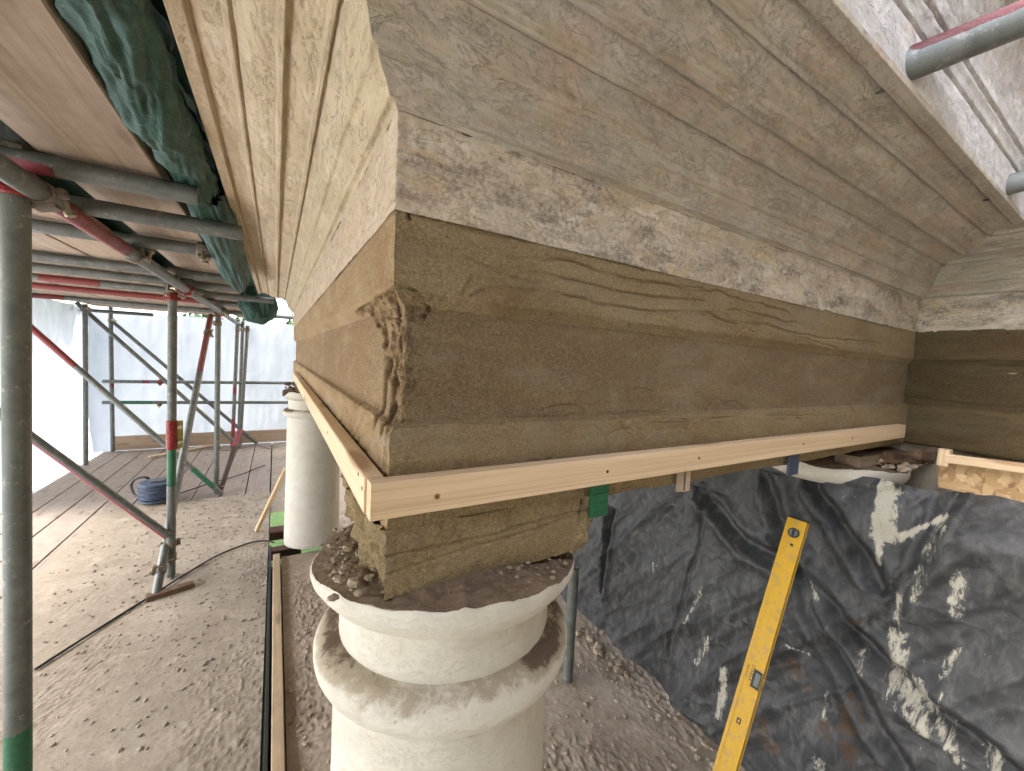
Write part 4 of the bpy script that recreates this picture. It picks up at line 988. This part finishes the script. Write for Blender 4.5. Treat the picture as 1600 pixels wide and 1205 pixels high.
coupler(s3, b3 - V3((0, 0, .10)), (0, 0, 1), (1, -.5, 0), 'redcoupler', 7); coupler(s3, b3 - V3((0, 0, .19)), (0, 0, 1), (-1, -.3, 0), 'coupler', 8); coupler(s3, a3 + V3((0, 0, .07)), (0, 0, 1), (1, .3, 0), 'coupler', 9)
s4, a4, b4 = upright('thin far scaffold standard with red painted bands', at(363, 700, Y=7.25), at(371, 510, Y=7.25), 0, H + .4, ((.43, .49, RED, 0), (.02, .24, PNK, 0)))
coupler(s4, a4 + V3((0, 0, .15)), (0, 0, 1), (1, -.3, 0), 'coupler', 10); coupler(s4, b4 - V3((0, 0, .14)), (0, 0, 1), (1, -.5, 0), 'coupler', 11)
upright('plain grey far standard between two others', at(373, 690, Y=7.5), at(379, 510, Y=7.5), 0, H + .4)
s6, a6, b6 = upright('rightmost far scaffold standard, slightly leaning', at(375, 690, Y=7.36), at(387, 508, Y=7.36), .0, H + .33)
coupler(s6, b6 - V3((0, 0, .06)), (0, 0, 1), (-1, -.3, 0), 'coupler', 12)
o1, c1, d1 = upright('scaffold standard in front of the white side sheeting', at(134, 726, Z=0), at(133, 490, Y=6.75), 0, H + .42)
coupler(o1, d1 - V3((0, 0, .05)), (0, 0, 1), (1, -.4, 0), 'coupler', 13)
o2, c2_, d2_ = upright('far corner standard with one red band at rail height', at(176, 690, Y=7.55), at(173, 500, Y=7.55), 0, H + .5, ((.44, .485, RED, 0),))
coupler(o2, d2_ - V3((0, 0, .22)), (0, 0, 1), (1, -.2, 0), 'coupler', 14); coupler(o2, at(173, 596, Y=7.55), (0, 0, 1), (1, -.2, 0), 'coupler', 15)
# ledgers and transoms
lg = tube('scaffold_ledger', 'ledger tube with red painted stretch running away under the overhead boards', (XI + .055, .55, zl), (XI + .055, 7.9, zl), ((.127, .203, RED, 0),), n=90)
for y_, sd_ in ((1.45, 21), (2.2, 22), (3.28, 23), (5.0, 24)): coupler(lg, (XI + .055, y_, zl), (0, 1, 0), (.3, 0, -1) if sd_ != 22 else (.2, 0, 1), 'coupler' if sd_ != 23 else 'redcoupler', sd_)
TR = [(1.40, zt + .004, -.185, 'upper transom tube with worn red paint behind the nearest standard', ((.60, .86, PNK, -1),)),
      (1.63, zt - .022, -.10, 'lower grey transom tube clipped to the nearest standard', ()),
      (2.15, zt, -.205, 'transom tube ending in a coupler beneath the green tarpaulin', ()),
      (2.93, zt, -.205, 'first of a close pair of grey transoms past the second standard', ()),
      (3.39, zt, -.21, 'second of a close pair of grey transoms past the second standard', ()),
      (3.95, zt, -.02, 'transom with a dull red patch above the leaning brace', ((.36, .5, RED, 0),)),
      (4.62, zt, .02, 'red painted transom tube crossing above the far sheeting', ((.15, .72, RED, 0),)),
      (5.75, zt, .32, 'pale grey transom nearest the far white sheeting', ((.02, .12, RED, 0),))]
for i_, (y_, z_, x1_, lab, pa_) in enumerate(TR):
    t_ = tube('scaffold_transom', lab, (-2.12, y_, z_), (x1_, y_, z_), pa_, group='transom tubes under the overhead boards')
    if i_ in (2,): coupler(t_, (x1_ - .06, y_, z_), (1, 0, 0), (0, -.2, -1), 'coupler', 40 + i_)
    if i_ > 2: coupler(t_, (XI + .055, y_, z_), (1, 0, 0), (0, .2, -1), 'coupler', 50 + i_)
tube('scaffold_transom', 'short transom tube at the far left sheeting corner', (-2.3, 7.45, H + .385), at(239, 492, Y=7.45), (), group='transom tubes under the overhead boards')
# guard rails at the far end
gr1 = tube('guard_rail', 'upper guard rail in front of the far white sheeting', at(160, 596, Y=7.48), at(500, 599, Y=7.48), ((.155, .185, RED, 0),), group='guard rails at the far end')
coupler(gr1, at(250, 597, Y=7.48), (1, 0, 0), (0, -1, 0), 'redcoupler', 31)
gr2 = tube('guard_rail', 'lower guard rail with a short green stretch before the far sheeting', at(160, 629, Y=7.48), at(500, 629, Y=7.48), ((.05, .19, GRN, 0),), group='guard rails at the far end')
coupler(gr2, at(249, 631, Y=7.47), (1, 0, 0), (0, 0, -1), 'coupler', 32)
# braces
def brace(label, p0, p1, ext0=0, ext1=0, paints=()):
    p0, p1 = Vector(p0), Vector(p1); d = (p1 - p0).normalized()
    return tube('scaffold_brace', label, p0 - d * ext0, p1 + d * ext1, paints), p0 - d * ext0, p1 + d * ext1
brace('diagonal brace, red at the top and green near the floor', at(345, 771, Y=5.0), at(52, 515, Y=5.0), .02, .22, ((.05, .17, GRN, 0), (.73, 1.0, RED, 0)))
brace('lower diagonal brace with a pink painted underside', at(263, 838, Y=3.27), at(53, 686, Y=3.27), .0, .9, ((.0, .5, PNK, -1),))
brace('thin grey diagonal brace crossing the white side sheeting', at(370, 694, Y=7.1), at(125, 478, Y=6.9), .06, .05)
brace('farthest thin diagonal brace before the far sheeting', at(398, 690, Y=7.55), at(180, 506, Y=7.55), .05, .05)
lb5, q0, q1 = brace('steep leaning brace resting on the dusty floor by the standard', at(243, 932, Z=.012), at(329, 495, Y=5.0), 0, .02, ((.70, 1.0, (.20, .06, .06), 0),))
coupler(lb5, q0.lerp(q1, .90), q1 - q0, (1, 0, .2), 'coupler', 61); coupler(lb5, q0.lerp(q1, .06), q1 - q0, (-1, 0, .2), 'coupler', 62)
brace('short dark rusty brace rising from the foot of the grey standard', at(344, 768, Y=5.1), at(375, 672, Y=5.6), 0, .0, ((.0, .72, (.06, .035, .028), 0), (.72, 1., PNK, 0)))
# stub tube beside the corner column
stb = tube('tube_stub', 'upright scaffold tube stub standing in dirt beside the corner column', at(887, 1062, Z=0), at(897, 887, D=1.86), (), 'scaffold pole')
# tubes poking out above right
tb1 = tube('putlog_tube', 'large scaffold tube with a red stripe poking in at top right', at(1371, 121, D=.62), at(1700, -12, D=.56), ((.12, 1.0, (.10, .018, .02), 1),), r=.0242)
tb2 = tube('putlog_tube', 'small dark scaffold tube end at the right picture edge', at(1541, 299, D=.97), at(1700, 255, D=.93), ())

# ------------------------------------------------------------------ overhead scaffold boards
n_ = ['first', 'second', 'third', 'fourth', 'fifth', 'sixth', 'seventh']
xb = -.262
for i_ in range(7):
    if i_ == 1: xb -= .105
    for k_, (ya, yb_) in enumerate(((-.7, 3.18), (3.20, 7.1))):
        beam_o = beam('scaffold_board', (xb - .1125, ya, zb + .021), (xb - .1125, yb_, zb + .021), .222, .038, M['paleboard' if (i_ + k_) % 2 == 0 else 'oldwood'], None, n=6, warp=.003, seed=i_ + k_ * 3)
        tag(beam_o, '%s overhead scaffold board from the green tarpaulin, %s length' % (n_[i_], 'near' if k_ == 0 else 'far'), 'board', 'overhead scaffold boards')
    xb -= .232

for i_ in range(8):      # boards added out of view, keeping high sky off the side face
    o = beam('scaffold_board', (-2.0, -.42 - .232 * i_, H + .66), (1.98, -.42 - .232 * i_, H + .66), .222, .038, M['oldwood'], None)
    tag(o, '%s added shade board behind the viewpoint counting from the cornice' % (n_[i_] if i_ < 7 else 'outermost'), 'board', 'added shade boards')

P = np.zeros((80, 160, 3)); P[..., 0] = np.linspace(-3.0, -.1365, 80)[:, None]; P[..., 1] = np.linspace(-2.2, 7.5, 160)[None]  # added cover, carried out past the boards to darken gaps and floor
P[..., 2] = H + .50 + .05 * sstep(-1.9, -3.0, P[..., 0]) + np.abs(fbm(P, (1.3, 1.3, 1), 3, 690)) * .03 + .004 * fbm(P, 9, 2, 694)
o = grid('shade_tarpaulin', P, M['tarp'], uv=P[..., :2].copy()); tag(o, 'added green tarpaulin over the overhead boards, shading gaps and deck', 'tarpaulin')

# ------------------------------------------------------------------ green tarpaulin roll
nS, nT = 150, 90
ys_ = np.linspace(.1, 1.62, nS); P = np.zeros((nS, nT, 3)); th = np.linspace(0, 2 * math.pi, nT, endpoint=False)
for i_, y_ in enumerate(ys_):
    e_ = np.interp(y_, [.1, 1.15, 1.40, 1.52, 1.62], [1, 1, .86, .6, .12])
    cx = np.interp(y_, [.1, 1.1, 1.45, 1.62], [-.208, -.208, -.195, -.175]); cz = np.interp(y_, [.1, 1.2, 1.5, 1.62], [H + .475, H + .472, H + .462, H + .455])
    rx, rz = .056 * e_, .060 * e_
    sag = .012 * math.sin(y_ * 13) + .007 * math.sin(y_ * 31)
    P[i_, :, 0] = cx + rx * np.cos(th); P[i_, :, 1] = y_; P[i_, :, 2] = cz + rz * np.sin(th) + np.minimum(0, np.sin(th)) * sag
c3 = np.stack([np.cos(th), np.zeros(nT), np.sin(th)], -1)
q = np.stack([np.broadcast_to(ys_[:, None], (nS, nT)), np.broadcast_to(np.cos(th) * .5, (nS, nT)), np.broadcast_to(np.sin(th) * .5, (nS, nT))], -1)
dq = q.copy(); dq[..., 0] = q[..., 0] + .5 * q[..., 1]
d_ = (1 - np.abs(fbm(dq, (9, 3, 3), 3, 700))) * .016 + fbm(dq, (26, 9, 9), 3, 703) * .005 - .01
env = np.interp(ys_, [.1, 1.5, 1.62], [1, 1, .25])[:, None]
P += c3[None] * (d_ * env)[..., None]
tp = grid('tarpaulin_roll', P, M['tarp'], uv=np.stack([np.broadcast_to(ys_[:, None], (nS, nT)), np.broadcast_to(th * .07, (nS, nT))], -1), wrap=False)
tag(tp, 'rolled green tarpaulin tucked between overhead boards and the cornice', 'tarpaulin')
def tarp_bag(name, label, c, L, rx, ry, seed, tilt=(0, 0, 0), prof=None):
    nS, nT = 60, 64; th = np.linspace(0, 2 * math.pi, nT, endpoint=False); v = np.linspace(0, 1, nS)
    pr = np.interp(v, *prof); P = np.zeros((nS, nT, 3))
    P[..., 0] = pr[:, None] * rx * np.cos(th); P[..., 1] = pr[:, None] * ry * np.sin(th); P[..., 2] = (-v * L)[:, None]
    q = np.stack([np.broadcast_to(np.cos(th), (nS, nT)), np.broadcast_to(np.sin(th), (nS, nT)), np.broadcast_to(v[:, None], (nS, nT)) + seed], -1)
    d_ = (1 - np.abs(fbm(q, (2.2, 2.2, 1.6), 3, seed))) * .05 - .02 + fbm(q, (6, 6, 5), 2, seed + 3) * .015
    P[..., 0] += np.cos(th) * d_ * np.minimum(1, pr[:, None] * 1.4) * (rx / .12); P[..., 1] += np.sin(th) * d_ * np.minimum(1, pr[:, None] * 1.4) * (rx / .12)
    Rm = np.array(Matrix.Rotation(tilt[0], 3, 'X') @ Matrix.Rotation(tilt[1], 3, 'Y')); P = P @ Rm.T + np.array(c)
    o = grid(name, P, M['tarp'], uv=np.stack([np.broadcast_to((v * L)[:, None], (nS, nT)), np.broadcast_to(th * .1, (nS, nT))], -1)); return tag(o, label, 'tarpaulin')
tarp_bag('tarpaulin_end', 'knotted end of green tarpaulin hanging down before the far sheeting', at(383, 395, Y=4.2), .62, .125, .10, 720, (0, -.22, 0), ([0, .1, .3, .36, .5, .75, .92, 1], [.25, .75, .8, .55, .95, 1.0, .7, .05]))
tarp_bag('tarpaulin_end', 'crumpled dark green tarpaulin tail between two transoms by the cornice', (-.185, 1.50, H + .455), 1.5, .055, .05, 740, (1.5, 0, 0), ([0, .2, .45, .7, .9, 1], [.8, 1, .85, .9, .6, .05]))

# ------------------------------------------------------------------ deck boards, plywood with debris, edge timber
bx = -.04; nb = 0
for i_ in range(9):
    for (ya, yb_) in ((1.2, 4.30), (4.305, 7.62)) if i_ >= 5 else ((4.3, 7.62),):
        o = beam('deck_board', (bx - .1125, ya, -.031), (bx - .1125, yb_, -.031), .2165, .038, M['deckboard'], deck, n=4, warp=.0015, seed=i_)
    bx -= .2255
seam = lambda y: -.948 + (y - 2.61) * .634
pw1 = floor_grid('plywood_sheet', lambda y: -1.33 - .01 * math.sin(y * 3) if True else 0, lambda y: (seam(y) - .004 if y < 3.30 else seam(3.3) - .004 + (y - 3.3) / .03 * 1.0 if False else (-.035 if y > 3.33 else seam(y) - .004)), np.concatenate([np.linspace(1.0, 3.325, 150), np.linspace(3.335, 4.92, 260)]), 300, 0.002, .0045, M['dust'], None, 60)
tag(pw1, 'dusty plywood sheet strewn with mortar crumbs around the leaning brace', 'plywood')
pw2 = floor_grid('plywood_sheet', lambda y: min(seam(y) + .005, -.05), lambda y: -.035, np.linspace(-.2, 3.33, 380), 210, .004, .0065, M['dust'], None, 64)
tag(pw2, 'nearer plywood sheet buried under mortar droppings beside the pine edge', 'plywood')
et = beam('edge_timber', (.022, .3, -.02), (.022, 3.335, -.014), .046, .07, M['edgewood'], None, n=10, warp=.003); tag(et, 'long dirty pine edge timber along the plywood', 'timber')
mb = beam('membrane_strip', (-.018, .3, -.025), (-.018, 3.5, -.025), .012, .085, M['membrane'], None, n=20, warp=.004); tag(mb, 'black membrane strip between plywood and pine edge timber', 'membrane')
for i_, (ya, zz_, lab) in enumerate(((4.02, -.10, 'red brown joist crossing the floor opening, farther one'), (3.68, -.13, 'red brown joist crossing the floor opening, middle one'), (3.40, -.16, 'red brown joist crossing the floor opening, nearer one'))):
    o = beam('joist', (-.10, ya, zz_), (.20, ya, zz_), (.10 if i_ else .14), .075, M['rustwood'], None); tag(o, lab, 'joist', 'joists in the floor opening')
sb = beam('sole_board', at(228, 935, Z=.02), at(303, 912, Z=.02), .05, .03, M['rotten'], None); tag(sb, 'dark dirty sole board under the scaffold feet', 'board')
o = beam('toe_board', at(178, 693, Y=7.56), at(520, 676, Y=7.56), .03, .20, M['oldwood'], None, n=4); tag(o, 'brown toe board along the foot of the far sheeting', 'board')
# loose stick leaning by the far column
o = beam('loose_batten', at(401, 829, Z=.01), at(447, 731, Y=3.62), .036, .020, M['batten'], None, n=3); tag(o, 'short pale batten leaning against the far white column', 'batten')
o = beam('loose_strip', at(232, 714, Z=.02), at(345, 693, Z=.02), .05, .016, M['batten'], None); tag(o, 'thin pale timber strip lying by the toe board', 'timber')
# cables
cb = cable('floor_cable', [at(55, 1046, Z=.012), at(120, 1004, Z=.014), at(180, 966, Z=.012), at(235, 932, Z=.014), at(290, 897, Z=.016), at(340, 868, Z=.012), at(385, 850, Z=.016), at(412, 845, Z=.02), at(428, 848, Z=.015)], .006, M['membrane']); tag(cb, 'dark cable trailing across the plywood to the edge timber', 'cable')
cb = cable('reel_cable', [at(262, 778, Z=.012), at(290, 768, Z=.012), at(330, 755, Z=.012), at(375, 742, Z=.012), at(400, 732, Z=.012), at(414, 727, Z=.014)], .006, M['membrane']); tag(cb, 'thin cable running from the reel towards the far column', 'cable')
cb = cable('thin_wire', [at(325, 702, Z=.012), at(355, 704, Z=.012), at(380, 700, Z=.012), at(400, 696, Z=.012), at(420, 701, Z=.012), at(432, 699, Z=.012)], .004, M['navy']); tag(cb, 'thin blue wire lying on the far deck boards', 'cable')
# cable reel
rc = at(248, 781, Z=.012)
rl = thing('cable_reel', 'blue extension cable reel with grey carrying handle on the deck', 'cable reel', rc)
def ring_lathe(name, prof, c, mat, parent, seg=36):
    P = np.zeros((seg, len(prof), 3)); th = np.linspace(0, 2 * math.pi, seg, endpoint=False)
    for j, (r_, z_) in enumerate(prof): P[:, j, 0] = c[0] + r_ * np.cos(th); P[:, j, 1] = c[1] + r_ * np.sin(th); P[:, j, 2] = c[2] + z_
    return grid(name, P, mat, parent, wrap=True, flip=True)
ring_lathe('drum_flange', [(.001, .026), (.15, .026), (.155, .02), (.155, .014), (.001, .014)][::-1], rc, M['navy'], rl)
coil = []
for k in range(60 * 5 + 1):
    a = 2 * math.pi * k / 30; coil.append((rc.x + (.142 + .006 * math.sin(k * .7)) * math.cos(a), rc.y + (.142 + .006 * math.sin(k * .7)) * math.sin(a), rc.z + .04 + .013 * k / 30))
link('cable_coil', pipe_mesh('cable_coil', coil, .0085, 8), M['navy'], rl)
ring_lathe('drum_core', [(.12, .02), (.12, .18)], rc, M['navy'], rl)
fl = ring_lathe('drum_flange', [(.001, .19), (.12, .188), (.15, .184), (.153, .176), (.15, .172), (.001, .172)][::-1], rc, M['navy'], rl)
box('socket_plate', (rc.x, rc.y, rc.z + .196), (.11, .11, .012), M['greyplastic'], fl, None, .006)
hd = at(222, 762, Z=.1)
vdir = (V3((hd.x, hd.y, 0)) - V3((rc.x, rc.y, 0))).normalized(); sdir = V3((-vdir.y, vdir.x, 0))
hp = [rc + vdir * .13 + V3((0, 0, .02)) + sdir * .05, rc + vdir * .24 + V3((0, 0, .03)) + sdir * .06, rc + vdir * .29 + V3((0, 0, .12)) + sdir * .06, rc + vdir * .24 + V3((0, 0, .19)) + sdir * .05, rc + vdir * .18 + V3((0, 0, .20)) + sdir * .0, rc + vdir * .20 + V3((0, 0, .14)) - sdir * .05, rc + vdir * .2 + V3((0, 0, .03)) - sdir * .06, rc + vdir * .13 + V3((0, 0, .02)) - sdir * .05]
cable('carrying_handle', hp, .012, M['greyplastic'], rl)

# crumbs on floors
pts = []
for k in range(2400):
    y = 1.6 + 3.3 * rg.random() ** .8; x = -1.3 + 1.26 * rg.random() ** .6; pts.append((x, y, .004 + .004 * rg.random()))
crumbs('floor_crumbs', pts, .0012, .010, M['dust'], 14, .6)
pts = []
for k in range(1800):
    y = .6 + 2.4 * rg.random(); x = .06 + 1.5 * rg.random(); pts.append((x, y, -.008 + .008 * rg.random()))
crumbs('dirt_crumbs', pts, .0015, .012, M['dirt'], 15, .6)
pts = [(x_, y_, .0) for x_, y_ in [(1.58 - .12 * rg.random(), .7 + 1.0 * rg.random()) for k in range(40)]]
crumbs('dirt_stones', pts, .008, .03, M['crumb'], 16, .6)

# ------------------------------------------------------------------ white sheeting, trees outside
def sheet(name, label, A, B, z0, z1, nA, nZ, seed, out, folds=.03):
    A, B = np.array(A), np.array(B); t = np.linspace(0, 1, nA); v = np.linspace(0, 1, nZ)
    P = np.zeros((nA, nZ, 3)); P[..., :2] = (A + (B - A) * t[:, None])[:, None]; P[..., 2] = z0 + (z1 - z0) * v
    L = np.linalg.norm(B - A); S = np.broadcast_to((t * L)[:, None], (nA, nZ)); Zz = P[..., 2]
    q = np.stack([S, Zz, np.full(S.shape, seed)], -1)
    d_ = fbm(q, (1.1, .5, 1), 3, seed) * folds * 1.6 + (1 - np.abs(fbm(q, (5, .7, 1), 3, seed + 4))) * folds + fbm(q, (9, 7, 1), 3, seed + 7) * folds * .25
    P[..., :2] += d_[..., None] * np.array(out)
    o = grid(name, P, M['sheeting'], uv=np.stack([S, Zz], -1)); return tag(o, label, 'sheeting')
sheet('white_sheeting', 'translucent white sheeting closing the far end of the scaffold', (-2.25, 7.72), (1.9, 7.72), -.04, H + .42, 220, 90, 801, (0, 1), .013)
sheet('white_sheeting', 'translucent white sheeting hanging down the left side of the scaffold', (-2.16, 5.15), (-2.2, 7.9), -.10, H + .42, 180, 90, 811, (-1, 0), .05)
P = np.zeros((60, 160, 3)); P[..., 0] = np.linspace(-6.0, -2.12, 60)[:, None]; P[..., 1] = np.linspace(-4.5, 9.5, 160)[None]; P[..., 2] = -.10 + fbm(P, 2.5, 3, 820) * .05  # sheet extended far out of view to bounce light up to the cornice
o = grid('ground_sheet', P, M['groundsheet']); tag(o, 'white plastic sheet outside the deck edge, enlarged to bounce light', 'sheet')
# sheeting lap strip
def tree(name, label, c, h, r, seed, nl=2600):
    t = thing(name, label, 'tree', c, 'trees outside the scaffold'); rgt = random.Random(seed); c = V3(c)
    link('trunk', pipe_mesh('trunk', [c, c + V3((.1, 0, h * .3)), c + V3((-.05, .1, h * .6)), c + V3((.05, 0, h * .85))], [.22, .17, .1, .03], 10), M['bark'], t)
    V = []; F = []
    cl = [(c + V3((rgt.gauss(0, r * .45), rgt.gauss(0, r * .45), h * rgt.uniform(.3, 1.0))), r * rgt.uniform(.25, .5)) for k in range(26)]
    for k in range(nl):
        cc, cr = rgt.choice(cl); d = V3((rgt.gauss(0, 1), rgt.gauss(0, 1), rgt.gauss(0, 1))).normalized() * cr * rgt.random() ** .4
        p = cc + d; a = V3((rgt.gauss(0, 1), rgt.gauss(0, 1), rgt.gauss(0, 1))).normalized() * .13; b = a.orthogonal().normalized() * .07; i0 = len(V)
        V += [p - a, p + b, p + a, p - b]; F.append((i0, i0 + 1, i0 + 2, i0 + 3))
    pymesh('crown', V, F, M['leaf'], t)['kind'] = 'stuff'
def hedge(name, label, x0_, x1_, y_, z0_, z1_, th_, seed, nl):
    rgt = random.Random(seed); V = []; F = []; t = thing(name, label, 'hedge', ((x0_ + x1_) / 2, y_, z0_))
    for k in range(nl):
        p = V3((rgt.uniform(x0_, x1_), y_ + rgt.gauss(0, th_ * .4), z0_ + (z1_ - z0_) * rgt.random() + .25 * math.sin(rgt.random() * 6)))
        a = V3((rgt.gauss(0, 1), rgt.gauss(0, 1), rgt.gauss(0, 1))).normalized() * .22; b = a.orthogonal().normalized() * .13; i0 = len(V)
        V += [p - a, p + b, p + a, p - b]; F.append((i0, i0 + 1, i0 + 2, i0 + 3))
    pymesh('foliage', V, F, M['leaf'], t)['kind'] = 'stuff'
    for x_ in np.arange(x0_ + .6, x1_, 1.6): link('stem', pipe_mesh('stem', [(x_, y_, z0_), (x_ + .1, y_, (z0_ + z1_) / 2), (x_, y_ + .05, z1_ - .3)], [.08, .06, .02], 8), M['bark'], t)
hedge('sky_block_hedge', 'added unseen hedge behind the viewpoint blocking low sky', -7, 3, -6.2, -1.9, 4.6, 1.0, 9, 9000)  # foliage added out of view, cuts low sky light on the side face
tree('garden_tree', 'leafy tree outside left of the side sheeting', (-7.5, 12.5, -1.9), 5.5, 2.2, 1)
tree('garden_tree', 'leafy tree dimly seen through the middle of the far sheeting', (-2.2, 19.5, -1.9), 4.6, 1.8, 2)
tree('garden_tree', 'leafy tree dimly seen through the right of the far sheeting', (1.2, 21.5, -1.9), 5.0, 1.8, 3)
